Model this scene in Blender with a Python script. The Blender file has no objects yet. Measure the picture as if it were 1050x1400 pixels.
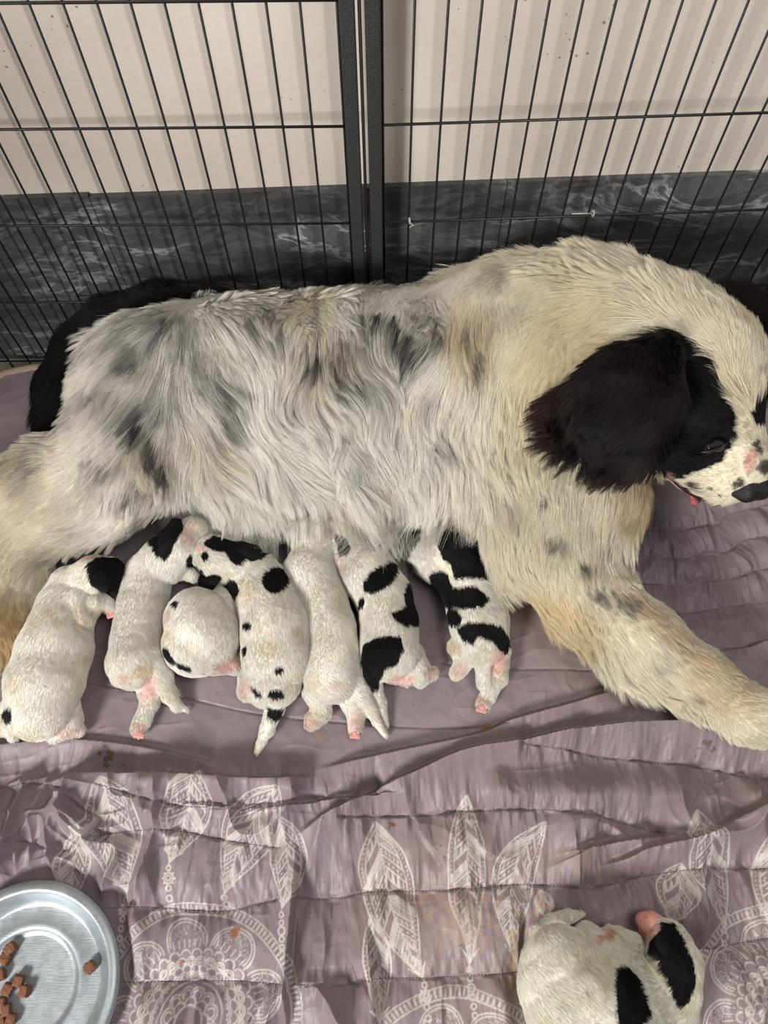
import bpy, math, random
import numpy as np
from mathutils import Matrix, Vector, kdtree, bvhtree

rng = np.random.default_rng(11)
random.seed(11)
scene = bpy.context.scene
COL = scene.collection

# ------------------------------------------------------------------ camera
F, H = 1050.0, 1.1                     # focal length in pixels, camera height in metres
_d = np.array([8.0, -535.0, -1050.0]); _d /= np.linalg.norm(_d)
_up = -_d
_fw = np.array([0, 0, -1.0]); _fw = _fw - _fw.dot(_up) * _up; _fw /= np.linalg.norm(_fw)
_rt = np.cross(_fw, _up)
RW = np.array([_rt, _fw, _up])         # world = RW @ camera
cam_data = bpy.data.cameras.new('camera')
cam = bpy.data.objects.new('camera', cam_data); COL.objects.link(cam)
cam_data.sensor_fit = 'HORIZONTAL'; cam_data.sensor_width = 36.0
cam_data.lens = F / 1050.0 * 36.0
cam_data.clip_start = 0.02
m4 = Matrix.Identity(4)
for i in range(3):
    for j in range(3):
        m4[i][j] = RW[i, j]
m4[2][3] = H
cam.matrix_world = m4
scene.camera = cam

# ------------------------------------------------------------------ light and exposure
scene.view_settings.view_transform = 'Standard'
scene.view_settings.look = 'None'
scene.view_settings.exposure = 0.14
scene.view_settings.gamma = 1.0
scene.view_settings.use_curve_mapping = False
world = bpy.data.worlds.new('room_light'); scene.world = world
world.use_nodes = True
bg = world.node_tree.nodes['Background']
bg.inputs['Color'].default_value = (0.80, 0.88, 1.0, 1)
bg.inputs['Strength'].default_value = 0.085

def area(name, loc, target, sx, sy, power, color):
    l = bpy.data.lights.new(name, 'AREA'); l.shape = 'RECTANGLE'
    l.size = sx; l.size_y = sy; l.energy = power; l.color = color
    o = bpy.data.objects.new(name, l); COL.objects.link(o)
    o.location = loc
    o.rotation_euler = (Vector(target) - Vector(loc)).to_track_quat('-Z', 'Y').to_euler()
    return o
area('window_light', (-1.55, -1.75, 1.65), (0.1, 0.5, 0.1), 0.65, 0.65, 92, (1.0, 0.975, 0.94))
area('overhead_fill', (0.7, -0.05, 2.3), (0.2, 0.4, 0.0), 0.9, 0.9, 16, (1.0, 0.97, 0.93))  # added overhead fill without a known lamp, lifts the cloth on the right
try:
    scene.cycles.max_bounces = 6
    scene.cycles.diffuse_bounces = 3
    scene.cycles.transparent_max_bounces = 4
except Exception:
    pass

# ------------------------------------------------------------------ projection helpers (points in metres)
CAMP = np.array([0, 0, H])
def rays(px, py):
    c = np.stack([(np.asarray(px, float) - 525) / F, (700 - np.asarray(py, float)) / F, -np.ones_like(np.asarray(px, float))], -1)
    return c @ RW.T
def P(px, py, z=0.0):
    r = rays(px, py)
    return CAMP + r * ((z - H) / r[..., 2])[..., None] if np.ndim(px) else CAMP + r * ((z - H) / r[2])
def mpp(px, py, z):                     # metres covered by one pixel there
    return ((z - H) / rays(px, py)[2]) / F
def project(p):                         # world -> photo pixels
    c = (np.asarray(p) - CAMP) @ RW
    return 525 + F * c[..., 0] / -c[..., 2], 700 - F * c[..., 1] / -c[..., 2]
def lin(r, g, b):
    return tuple((x / 255 / 12.92 if x <= 10 else ((x / 255 + 0.055) / 1.055) ** 2.4) for x in (r, g, b))

# ------------------------------------------------------------------ noise
def _hash(ix, iy, iz, seed):
    h = (ix * 374761393 + iy * 668265263 + iz * 2147483647 + seed * 974634777) & 0xffffffff
    h = ((h ^ (h >> 13)) * 1274126177) & 0xffffffff
    h = ((h ^ (h >> 16)) * 2246822519) & 0xffffffff
    return ((h ^ (h >> 15)) & 0xffffff) / float(0xffffff)
def noise(p, scale, seed=0):            # value noise in [-1, 1]
    q = np.asarray(p, float) * scale
    if q.shape[-1] == 2:
        q = np.concatenate([q, np.zeros(q.shape[:-1] + (1,))], -1)
    i = np.floor(q).astype(np.int64); f = q - i; f = f * f * (3 - 2 * f)
    r = 0
    flat = np.all(q[..., 2] == 0) if q.size else True
    for dz in ((0,) if flat else (0, 1)):
        wz = 1.0 if flat else (f[..., 2] if dz else 1 - f[..., 2])
        for dx in (0, 1):
            wx = f[..., 0] if dx else 1 - f[..., 0]
            for dy in (0, 1):
                wy = f[..., 1] if dy else 1 - f[..., 1]
                r = r + wx * wy * wz * _hash(i[..., 0] + dx, i[..., 1] + dy, i[..., 2] + dz, seed)
    return r * 2 - 1
def fbm(p, scale, octs=3, seed=0):
    return sum(noise(p, scale * 2 ** k, seed + k) * 0.5 ** k for k in range(octs))
def sstep(a, b, x):
    t = np.clip((x - a) / (b - a), 0, 1); return t * t * (3 - 2 * t)

# ------------------------------------------------------------------ object helpers
def tag(o, label=None, cat=None, group=None, kind=None):
    if label: o['label'] = label
    if cat: o['category'] = cat
    if group: o['group'] = group
    if kind: o['kind'] = kind
    return o
def link(name, data, parent=None, mats=()):
    o = bpy.data.objects.new(name, data); COL.objects.link(o)
    for m in mats: data.materials.append(m)
    if parent is not None:
        o.parent = parent
        o.matrix_parent_inverse = parent.matrix_world.inverted()
    return o
def empty(name, loc=(0, 0, 0)):
    o = bpy.data.objects.new(name, None); COL.objects.link(o)
    o.location = loc; o.empty_display_size = 0.05
    o.matrix_world = Matrix.Translation(Vector(loc))
    return o
def mesh_np(name, v, f, colors=None, smooth=True):
    v = np.ascontiguousarray(v, dtype=np.float32); f = np.ascontiguousarray(f, dtype=np.int32)
    me = bpy.data.meshes.new(name)
    n = f.shape[1]
    me.vertices.add(len(v)); me.vertices.foreach_set('co', v.ravel())
    me.loops.add(f.size); me.loops.foreach_set('vertex_index', f.ravel())
    me.polygons.add(len(f)); me.polygons.foreach_set('loop_start', np.arange(0, f.size, n, dtype=np.int32))
    me.polygons.foreach_set('use_smooth', np.full(len(f), smooth))
    me.update(calc_edges=True)
    if colors is not None:
        a = me.attributes.new('col', 'FLOAT_COLOR', 'POINT')
        c = np.ones((len(v), 4), np.float32); c[:, :3] = colors
        a.data.foreach_set('color', c.ravel())
    return me
class MB:
    """collects simple solids into one mesh"""
    def __init__(s): s.v = []; s.f = []
    def box(s, c, size, R=None, bevel=0.0):
        c = np.array(c, float); h = np.array(size, float) / 2
        n = len(s.v)
        for x in (-1, 1):
            for y in (-1, 1):
                for z in (-1, 1):
                    p = np.array([x, y, z]) * h
                    if R is not None: p = R @ p
                    s.v.append(tuple(c + p))
        for q in ((0, 1, 3, 2), (4, 6, 7, 5), (0, 4, 5, 1), (2, 3, 7, 6), (0, 2, 6, 4), (1, 5, 7, 3)):
            s.f.append(tuple(n + i for i in q))
        return s
    def tube(s, pts, r, seg=8, cap=True):
        pts = [np.array(p, float) for p in pts]
        rs = r if isinstance(r, (list, tuple)) else [r] * len(pts)
        n0 = len(s.v); ref = None
        for k, p in enumerate(pts):
            t = pts[min(k + 1, len(pts) - 1)] - pts[max(k - 1, 0)]; t /= np.linalg.norm(t) + 1e-12
            if ref is None:
                ref = np.array([0, 0, 1.0]) if abs(t[2]) < 0.9 else np.array([1.0, 0, 0])
            a = np.cross(t, ref); a /= np.linalg.norm(a); b = np.cross(a, t); ref = b
            for j in range(seg):
                w = 2 * math.pi * j / seg
                s.v.append(tuple(p + rs[k] * (math.cos(w) * a + math.sin(w) * b)))
        for k in range(len(pts) - 1):
            for j in range(seg):
                a0 = n0 + k * seg + j; a1 = n0 + k * seg + (j + 1) % seg
                s.f.append((a0, a1, a1 + seg, a0 + seg))
        if cap:
            s.f.append(tuple(n0 + j for j in range(seg))[::-1])
            s.f.append(tuple(n0 + (len(pts) - 1) * seg + j for j in range(seg)))
        return s
    def lathe(s, c, prof, seg=96):
        n0 = len(s.v)
        for r, z in prof:
            for j in range(seg):
                w = 2 * math.pi * j / seg
                s.v.append((c[0] + r * math.cos(w), c[1] + r * math.sin(w), c[2] + z))
        for k in range(len(prof) - 1):
            for j in range(seg):
                a0 = n0 + k * seg + j; a1 = n0 + k * seg + (j + 1) % seg
                s.f.append((a0, a1, a1 + seg, a0 + seg))
        return s
    def build(s, name, mat, parent=None, smooth=False, bevel=0):
        me = bpy.data.meshes.new(name); me.from_pydata(s.v, [], s.f); me.update()
        if smooth:
            for p in me.polygons: p.use_smooth = True
        o = link(name, me, parent, [mat])
        if bevel:
            b = o.modifiers.new('bevel', 'BEVEL'); b.width = bevel; b.segments = 3; b.limit_method = 'ANGLE'
        return o

# ------------------------------------------------------------------ materials
def nodemat(name):
    m = bpy.data.materials.new(name); m.use_nodes = True
    nt = m.node_tree; return m, nt, nt.nodes['Principled BSDF']
def simple(name, col, rough=0.6, metal=0.0, bump=0.0, bscale=200.0, spec=0.5):
    m, nt, b = nodemat(name)
    b.inputs['Base Color'].default_value = (*col, 1); b.inputs['Roughness'].default_value = rough
    b.inputs['Metallic'].default_value = metal; b.inputs['Specular IOR Level'].default_value = spec
    tc = nt.nodes.new('ShaderNodeTexCoord')
    n = nt.nodes.new('ShaderNodeTexNoise'); n.inputs['Scale'].default_value = bscale; n.inputs['Detail'].default_value = 3
    nt.links.new(tc.outputs['Object'], n.inputs['Vector'])
    mx = nt.nodes.new('ShaderNodeMix'); mx.data_type = 'RGBA'
    mx.inputs['A'].default_value = (*[c * 0.85 for c in col], 1); mx.inputs['B'].default_value = (*[min(1, c * 1.15) for c in col], 1)
    nt.links.new(n.outputs['Fac'], mx.inputs['Factor']); nt.links.new(mx.outputs['Result'], b.inputs['Base Color'])
    if bump:
        bp = nt.nodes.new('ShaderNodeBump'); bp.inputs['Strength'].default_value = bump; bp.inputs['Distance'].default_value = 0.002
        nt.links.new(n.outputs['Fac'], bp.inputs['Height']); nt.links.new(bp.outputs['Normal'], b.inputs['Normal'])
    return m
def attrmat(name, rough=0.8, spec=0.2, sheen=0.0, weave=0.0, hair=False, sss=0.0):
    m, nt, b = nodemat(name)
    a = nt.nodes.new('ShaderNodeAttribute'); a.attribute_name = 'col'
    b.inputs['Roughness'].default_value = rough; b.inputs['Specular IOR Level'].default_value = spec
    if sheen:
        b.inputs['Sheen Weight'].default_value = sheen; b.inputs['Sheen Roughness'].default_value = 0.4
    if weave:
        tc = nt.nodes.new('ShaderNodeTexCoord')
        n = nt.nodes.new('ShaderNodeTexNoise'); n.inputs['Scale'].default_value = 900; n.inputs['Detail'].default_value = 2
        nt.links.new(tc.outputs['Object'], n.inputs['Vector'])
        bp = nt.nodes.new('ShaderNodeBump'); bp.inputs['Strength'].default_value = weave; bp.inputs['Distance'].default_value = 0.0006
        nt.links.new(n.outputs['Fac'], bp.inputs['Height']); nt.links.new(bp.outputs['Normal'], b.inputs['Normal'])
        mx = nt.nodes.new('ShaderNodeMix'); mx.data_type = 'RGBA'; mx.blend_type = 'MULTIPLY'; mx.inputs['Factor'].default_value = 1
        n2 = nt.nodes.new('ShaderNodeTexNoise'); n2.inputs['Scale'].default_value = 25; n2.inputs['Detail'].default_value = 4
        nt.links.new(tc.outputs['Object'], n2.inputs['Vector'])
        rp = nt.nodes.new('ShaderNodeValToRGB'); rp.color_ramp.elements[0].position = 0.3; rp.color_ramp.elements[0].color = (0.9, 0.88, 0.88, 1)
        rp.color_ramp.elements[1].position = 0.7; rp.color_ramp.elements[1].color = (1, 1, 1, 1)
        nt.links.new(n2.outputs['Fac'], rp.inputs['Fac'])
        nt.links.new(a.outputs['Color'], mx.inputs['A']); nt.links.new(rp.outputs['Color'], mx.inputs['B'])
        nt.links.new(mx.outputs['Result'], b.inputs['Base Color'])
    else:
        nt.links.new(a.outputs['Color'], b.inputs['Base Color'])
    if sss:
        b.inputs['Subsurface Weight'].default_value = sss; b.inputs['Subsurface Radius'].default_value = (0.006, 0.003, 0.002)
        b.inputs['Subsurface Scale'].default_value = 1.0
    return m
M_fur = attrmat('fur_strand', rough=0.55, spec=0.28)
M_skin = attrmat('short_coat_skin', rough=0.8, spec=0.15)
M_cloth = attrmat('comforter_cloth', rough=0.47, spec=0.38, sheen=0.05, weave=0.3)

# ------------------------------------------------------------------ setting: wall, floor
def wall_material():
    m, nt, b = nodemat('wall_plaster_and_marble')
    N = nt.nodes.new; L = nt.links.new
    tc = N('ShaderNodeTexCoord'); sp = N('ShaderNodeSeparateXYZ'); L(tc.outputs['Object'], sp.inputs['Vector'])
    # plaster
    n1 = N('ShaderNodeTexNoise'); n1.inputs['Scale'].default_value = 3.5; n1.inputs['Detail'].default_value = 6; L(tc.outputs['Object'], n1.inputs['Vector'])
    r1 = N('ShaderNodeValToRGB'); r1.color_ramp.elements[0].position = .3; r1.color_ramp.elements[1].position = .75
    r1.color_ramp.elements[0].color = (*lin(196, 184, 172), 1); r1.color_ramp.elements[1].color = (*lin(219, 209, 198), 1)
    L(n1.outputs['Fac'], r1.inputs['Fac'])
    # specks
    vo = N('ShaderNodeTexVoronoi'); vo.inputs['Scale'].default_value = 75; L(tc.outputs['Object'], vo.inputs['Vector'])
    n3 = N('ShaderNodeTexNoise'); n3.inputs['Scale'].default_value = 9; L(tc.outputs['Object'], n3.inputs['Vector'])
    th = N('ShaderNodeMapRange'); th.inputs['From Min'].default_value = .45; th.inputs['From Max'].default_value = .75
    th.inputs['To Min'].default_value = 0.0; th.inputs['To Max'].default_value = 0.17; L(n3.outputs['Fac'], th.inputs['Value'])
    lt = N('ShaderNodeMath'); lt.operation = 'LESS_THAN'; L(vo.outputs['Distance'], lt.inputs[0]); L(th.outputs['Result'], lt.inputs[1])
    s1 = N('ShaderNodeMix'); s1.data_type = 'RGBA'; s1.inputs['B'].default_value = (*lin(120, 95, 75), 1)
    sf = N('ShaderNodeMath'); sf.operation = 'MULTIPLY'; sf.inputs[1].default_value = .8; L(lt.outputs[0], sf.inputs[0])
    L(sf.outputs[0], s1.inputs['Factor']); L(r1.outputs['Color'], s1.inputs['A'])
    b.inputs['Roughness'].default_value = .85
    bp = N('ShaderNodeBump'); bp.inputs['Strength'].default_value = .25; bp.inputs['Distance'].default_value = .002
    n4 = N('ShaderNodeTexNoise'); n4.inputs['Scale'].default_value = 120; n4.inputs['Detail'].default_value = 4; L(tc.outputs['Object'], n4.inputs['Vector'])
    L(n4.outputs['Fac'], bp.inputs['Height']); L(bp.outputs['Normal'], b.inputs['Normal'])
    L(s1.outputs['Result'], b.inputs['Base Color'])
    return m
def marble_material():
    m, nt, b = nodemat('dark_grey_marble_tile')
    N = nt.nodes.new; L = nt.links.new
    tc = N('ShaderNodeTexCoord')
    mp = N('ShaderNodeMapping'); mp.inputs['Rotation'].default_value = (0, math.radians(-35), 0); mp.inputs['Scale'].default_value = (5, 5, 14)
    L(tc.outputs['Object'], mp.inputs['Vector'])
    def ridged(scale, det, dist, lo, hi):
        n = N('ShaderNodeTexNoise'); n.inputs['Scale'].default_value = scale; n.inputs['Detail'].default_value = det
        n.inputs['Roughness'].default_value = .62; n.inputs['Distortion'].default_value = dist; L(mp.outputs['Vector'], n.inputs['Vector'])
        s = N('ShaderNodeMath'); s.operation = 'SUBTRACT'; s.inputs[1].default_value = .5; L(n.outputs['Fac'], s.inputs[0])
        a = N('ShaderNodeMath'); a.operation = 'ABSOLUTE'; L(s.outputs[0], a.inputs[0])
        r = N('ShaderNodeMapRange'); r.inputs['From Min'].default_value = lo; r.inputs['From Max'].default_value = hi
        r.inputs['To Min'].default_value = 1; r.inputs['To Max'].default_value = 0; L(a.outputs[0], r.inputs['Value'])
        return r
    v1 = ridged(.8, 8, 1.2, 0, .03); v2 = ridged(1.9, 6, .8, 0, .05)
    cl = N('ShaderNodeTexNoise'); cl.inputs['Scale'].default_value = .9; cl.inputs['Detail'].default_value = 5; L(mp.outputs['Vector'], cl.inputs['Vector'])
    cr = N('ShaderNodeMapRange'); cr.inputs['From Min'].default_value = .42; cr.inputs['From Max'].default_value = .68; L(cl.outputs['Fac'], cr.inputs['Value'])
    m1 = N('ShaderNodeMath'); m1.operation = 'MULTIPLY'; L(v1.outputs[0], m1.inputs[0]); L(cr.outputs[0], m1.inputs[1])
    m2 = N('ShaderNodeMath'); m2.operation = 'MULTIPLY'; L(v2.outputs[0], m2.inputs[0]); m2.inputs[1].default_value = .10
    ad = N('ShaderNodeMath'); ad.operation = 'ADD'; ad.use_clamp = True; L(m1.outputs[0], ad.inputs[0]); L(m2.outputs[0], ad.inputs[1])
    base = N('ShaderNodeMix'); base.data_type = 'RGBA'; base.inputs['A'].default_value = (*lin(60, 60, 61), 1); base.inputs['B'].default_value = (*lin(90, 91, 92), 1)
    L(cr.outputs[0], base.inputs['Factor'])
    mx = N('ShaderNodeMix'); mx.data_type = 'RGBA'; mx.inputs['B'].default_value = (*lin(172, 176, 178), 1)
    L(ad.outputs[0], mx.inputs['Factor']); L(base.outputs['Result'], mx.inputs['A']); L(mx.outputs['Result'], b.inputs['Base Color'])
    b.inputs['Roughness'].default_value = .38
    return m
M_wall = wall_material(); M_tile = marble_material()
WYAW = math.radians(1.7)
WY = 0.925
def wall_pt(x, off=0.0, z=0.0):
    return (x, WY + x * math.tan(WYAW) - off, z)
w = MB(); FLOORZ = -0.022
def slab(mb, x0, x1, z0, z1, off0, off1):
    a = [wall_pt(x0, off0), wall_pt(x1, off0), wall_pt(x1, off1), wall_pt(x0, off1)]
    n = len(mb.v)
    for z in (z0, z1):
        for p in a: mb.v.append((p[0], p[1], z))
    for q in ((0, 1, 5, 4), (1, 2, 6, 5), (2, 3, 7, 6), (3, 0, 4, 7), (4, 5, 6, 7), (3, 2, 1, 0)):
        mb.f.append(tuple(n + i for i in q))
slab(w, -2.6, 2.6, FLOORZ - .02, 2.5, 0.0, -0.12)
tag(w.build('wall_back', M_wall), kind='structure')
wl = MB(); wl.box((-1.10, .24, 1.23), (.12, 1.26, 2.5))  # added wall out of view, blocks window light to shade the far-left corner
tag(wl.build('wall_left_blocker', M_wall), kind='structure')
# tile row as the wall's lower covering, one tile beside the next
tl = MB(); TZ = 0.329
xs = [-2.6]
x = -0.415 - 0.6 * 3
while x < 2.6:
    if x > xs[-1] + .05: xs.append(x)
    x += 0.6
xs.append(2.6)
for a, bb in zip(xs[:-1], xs[1:]):
    slab(tl, a + .0006, bb - .0006, FLOORZ + .004, TZ + (0.003 if a < -.5 else 0.0), 0.009, -.001)
tag(tl.build('trim_1', M_tile), kind='structure')
M_floor = simple('floor_tile', lin(150, 146, 134), .5, bump=.1, bscale=60)
fl = MB(); fl.box((0, -.25, FLOORZ - .02), (5.2, 2.6, .04))
tag(fl.build('floor', M_floor), kind='structure')

# ------------------------------------------------------------------ wire pen panels
M_wire = simple('black_painted_wire', lin(24, 25, 27), .45, bump=.2, bscale=400)
M_post = simple('hammered_black_tube', lin(44, 47, 47), .5, bump=.9, bscale=700)
M_rust = simple('rusty_rod', lin(52, 40, 34), .7, bump=.4, bscale=150)
def panel(name, label, p0, yaw, x_post, sgn, spacing, first, nw, hz, post_dx, ztop=.92, zoff=0.0):
    """p0: point on the plane at x=0; wires run from x_post away in direction sgn"""
    root = empty(name, (x_post, p0 + x_post * math.tan(yaw), FLOORZ)); tag(root, label, 'pen panel', 'wire pen panels')
    pt = lambda x, z, o=0.0: (x, p0 + x * math.tan(yaw) - o, z)
    R = np.array(Matrix.Rotation(yaw, 3, 'Z'))
    MB().box(pt(x_post, (ztop + FLOORZ) / 2), (.0175, .016, ztop - FLOORZ), R).build('frame_post', M_post, root, bevel=.002)
    xe = x_post + sgn * (first + spacing * nw)
    MB().box(pt(xe, (ztop + FLOORZ) / 2), (.0175, .016, ztop - FLOORZ), R).build('frame_post', M_post, root, bevel=.002)
    MB().box(pt((x_post + xe) / 2, ztop), (abs(xe - x_post), .016, .0175), R).build('top_rail', M_post, root, bevel=.002)
    MB().tube([pt(x_post + sgn * .0105, FLOORZ + .002), pt(x_post + sgn * .0105, ztop)], .0016, 8).build('vertical_wire', M_wire, root, True)
    for k in range(nw):
        xx = x_post + sgn * (first + spacing * k)
        j = random.uniform(-.0006, .0006)
        MB().tube([pt(xx + j, FLOORZ + .002), pt(xx, .3), pt(xx - j, ztop)], .0016, 8).build('vertical_wire', M_wire, root, True)
    for z in hz:
        MB().tube([pt(x_post, z, .0022), pt(xe, z, .0022)], .0018, 8).build('horizontal_wire', M_wire, root, True)
    return root
panel('wire_pen_panel', 'black wire pen panel left of the pair of posts, behind the dog rump', .8717, math.radians(-.5), -.0325, -1, .0367, .0507, 23, (-.0, .15, .307, .461, .6125, .765), 0)
panel('wire_pen_panel', 'black wire pen panel right of the pair of posts, with white ties on a wire', .8705, math.radians(1.5), -.0045, 1, .0369, .046, 22, (-.0, .154, .3085, .463, .64, .79), 0)
hr = MB(); hr.tube([(-.0188, .874, FLOORZ), (-.0188, .874, .93)], .0021, 8)
tag(hr.build('hinge_rod', M_rust, None, True), 'thin rusty hinge rod standing between the two black posts', 'rod')
M_tie = simple('white_tie', lin(190, 186, 178), .7)
for (px, py, lab) in ((559, 302, 'white string tie knotted on the wire just right of the post'), (810, 292, 'white string tie on the wire above the dog back, with a tail')):
    q = P(px, py, .3085); s = (.868 + 0) / q[1]
    r = rays(px, py); t = (.8655 + q[0] * math.tan(math.radians(1.5))) / r[1]; c = CAMP + r * t
    tb = MB()
    ring = [c + np.array([.0015 * math.sin(a * .5), .0035 * math.cos(a), .0045 * math.sin(a)]) for a in np.linspace(0, 6.0, 14)]
    tb.tube(ring, .0009, 6)
    if px > 700: tb.tube([c, c + np.array([-.016, -.003, .003]), c + np.array([-.030, -.001, .001])], .0008, 6)
    else: tb.tube([c, c + np.array([.006, -.003, -.005]), c + np.array([.001, -.002, -.011])], .0008, 6)
    tag(tb.build('string_tie', M_tie, None, True), lab, 'string', 'string ties on the wire')

# ------------------------------------------------------------------ comforter
def axis(segs):
    out = [segs[0][0]]
    for a, b, s in segs:
        n = max(1, int(round((b - a) / s))); out += list(a + (b - a) * (np.arange(n) + 1) / n)
    return np.array(out)
gx = axis([(-.95, -.56, .004), (-.56, .56, .00115), (.56, 1.0, .003)])
gy = axis([(-.42, -.15, .005), (-.15, .36, .00115), (.36, .56, .0018), (.56, .845, .004)])
GX, GY = np.meshgrid(gx, gy); GP = np.stack([GX, GY], -1)
PXg, PYg = project(np.stack([GX, GY, np.full_like(GX, .006)], -1))
Hh = np.zeros_like(GX); PATH_CACHE = []
def curve_px(pts, z=.006, n=6):
    p = np.array([P(a, b, z)[:2] for a, b in pts])
    if len(p) < 3: return p
    out = []
    q = np.vstack([2 * p[0] - p[1], p, 2 * p[-1] - p[-2]])
    for i in range(1, len(q) - 2):
        for t in np.linspace(0, 1, n, endpoint=False):
            out.append(.5 * ((2 * q[i]) + (-q[i - 1] + q[i + 1]) * t + (2 * q[i - 1] - 5 * q[i] + 4 * q[i + 1] - q[i + 2]) * t * t + (-q[i - 1] + 3 * q[i] - 3 * q[i + 1] + q[i + 2]) * t ** 3))
    out.append(p[-1]); return np.array(out)
def dist_poly(poly, margin):
    """signed distance (left of travel > 0), arc length, only within margin (else big)"""
    lo = poly.min(0) - margin; hi = poly.max(0) + margin
    ix = np.where((gx >= lo[0]) & (gx <= hi[0]))[0]; iy = np.where((gy >= lo[1]) & (gy <= hi[1]))[0]
    if len(ix) == 0 or len(iy) == 0: return None
    sl = (slice(iy[0], iy[-1] + 1), slice(ix[0], ix[-1] + 1))
    X, Y = GX[sl], GY[sl]
    best = np.full(X.shape, 1e9); sg = np.zeros(X.shape); arc = np.zeros(X.shape); s0 = 0.0; endf = np.zeros(X.shape)
    tot = np.linalg.norm(np.diff(poly, axis=0), axis=1).sum()
    for a, b in zip(poly[:-1], poly[1:]):
        d = b - a; L2 = d.dot(d) + 1e-12; Ls = math.sqrt(L2)
        t = ((X - a[0]) * d[0] + (Y - a[1]) * d[1]) / L2; tc = np.clip(t, 0, 1)
        dx = X - a[0] - tc * d[0]; dy = Y - a[1] - tc * d[1]
        dd = np.hypot(dx, dy); m = dd < best
        best = np.where(m, dd, best); sg = np.where(m, np.sign(d[0] * dy - d[1] * dx), sg); arc = np.where(m, s0 + tc * Ls, arc)
        s0 += Ls
    edge = np.minimum(arc, tot - arc)
    return sl, best, sg, arc, edge, tot
stitch = [
    [(-60, 905), (40, 918), (110, 931), (183, 942), (244, 951), (331, 971), (400, 981), (452, 985), (540, 992), (616, 994), (700, 990)],
    [(600, 905), (694, 913), (760, 913), (840, 916)],
    [(704, 1018), (778, 1026), (856, 1037), (945, 1044), (1050, 1066), (1150, 1085)],
    [(460, 1118), (500, 1116), (578, 1115), (641, 1109), (736, 1108), (814, 1117), (867, 1130), (908, 1140)],
    [(400, 1228), (457, 1228), (500, 1220), (578, 1218), (657, 1214), (720, 1209), (814, 1214), (867, 1201), (945, 1189), (1050, 1187), (1150, 1180)],
    [(108, 1243), (194, 1240), (297, 1246), (343, 1237), (388, 1227)],
    [(-80, 1345), (154, 1343), (257, 1342), (343, 1343), (395, 1344)],
    [(405, 1345), (486, 1346), (500, 1341), (605, 1337), (710, 1329), (800, 1325)],
    [(880, 1290), (956, 1297), (998, 1295), (1045, 1285), (1150, 1275)],
    [(137, 1074), (228, 1100), (297, 1106), (371, 1106), (457, 1091), (525, 1086)],
    [(-80, 1080), (0, 1077), (60, 1072), (110, 1085)],
    [(-60, 1170), (0, 1160), (34, 1151), (80, 1163), (114, 1146), (189, 1136), (251, 1137), (320, 1151), (389, 1160)],
    [(860, 712), (902, 719), (930, 720), (960, 714), (988, 709), (1003, 696), (1033, 689), (1100, 680)],
    [(820, 745), (861, 752), (915, 757), (947, 757), (973, 749), (1001, 747), (1022, 732), (1050, 727), (1120, 720)],
    [(830, 785), (864, 791), (904, 792), (936, 795), (960, 788), (990, 788), (1022, 780), (1050, 772), (1120, 760)],
    [(880, 836), (932, 834), (960, 830), (1001, 824), (1050, 818), (1130, 805)],
    [(-80, 1440), (200, 1450), (420, 1445), (700, 1440), (1100, 1400)],
]
ST = [curve_px(p) for p in stitch]
# broad undulation
fine_zone = sstep(1040, 1090, PYg)
Hh += .0035 * fbm(GP, 6, 2, 3) * (.35 + .65 * fine_zone)
# crumpled soft wrinkles in the lower, loose half
wp = GP + .02 * np.stack([fbm(GP, 9, 2, 21), fbm(GP, 9, 2, 31)], -1)
r1 = 1 - np.abs(noise(wp * np.array([1.7, .8]), 9, 41)); r2 = 1 - np.abs(noise(wp * np.array([1.3, 1.0]), 17, 43))
loose = fine_zone * (.5 + .5 * sstep(1150, 1100, PYg)) * (.55 + .45 * noise(GP, 4, 5))
leftc = sstep(330, 120, PXg) * sstep(1050, 1075, PYg) * sstep(1260, 1200, PYg)
r3 = 1 - np.abs(noise(wp * np.array([1.0, .28]) + 7, 16, 47)); r4 = 1 - np.abs(noise(wp * np.array([.8, 1.3]) + 3, 30, 49))
Hh += loose * (.009 * r1 ** 4 + .004 * r2 ** 4 + .0022 * r4 ** 5) + fine_zone * .012 * r3 ** 3 + leftc * (.024 * r1 ** 4 + .018 * r2 ** 4 + .005 * r4 ** 4)
r5 = 1 - np.abs(noise(wp * np.array([1.1, .7]) + 13, 10, 57))
Hh += fine_zone * .026 * r5 ** 3
Hh += (1 - fine_zone) * .0012 * r4 ** 4
quiltR = sstep(860, 900, PXg) * sstep(950, 880, PYg)
for k, poly in enumerate(ST):
    q = dist_poly(poly, .075)
    if q is None: continue
    sl, d, sg, arc, edge, tot = q
    px0, py0 = project(np.array([poly[len(poly) // 2][0], poly[len(poly) // 2][1], 0]))
    calm = k in (0, 1)
    endfade = sstep(0, .012, edge)
    amp = .0026 if calm else .0125
    Hh[sl] -= endfade * amp * np.exp(-(d / .019) ** 1.3)
    Hh[sl] -= endfade * (.0016 if calm else .0026) * np.exp(-(d / .0016) ** 2)
    a2 = np.stack([arc * 1.0 + 17.3 * k + sg * 3.1, np.minimum(d, .05) * .22], -1)
    puck = noise(a2, 72, 60 + k) + .75 * noise(a2, 150, 90 + k) + .3 * noise(a2, 320, 95 + k)
    mask = np.exp(-d / (.020 if calm else .030)) * (1 - np.exp(-(d / .0025) ** 2))
    Hh[sl] += endfade * (.0005 if calm else .0048) * puck * mask
    # longer soft gathers reaching across the channel
    Hh[sl] += endfade * (0 if calm else .0065) * noise(np.stack([arc + 5.1 * k, d * .3], -1), 38, 130 + k) * np.exp(-(d / .05) ** 2)
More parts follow.
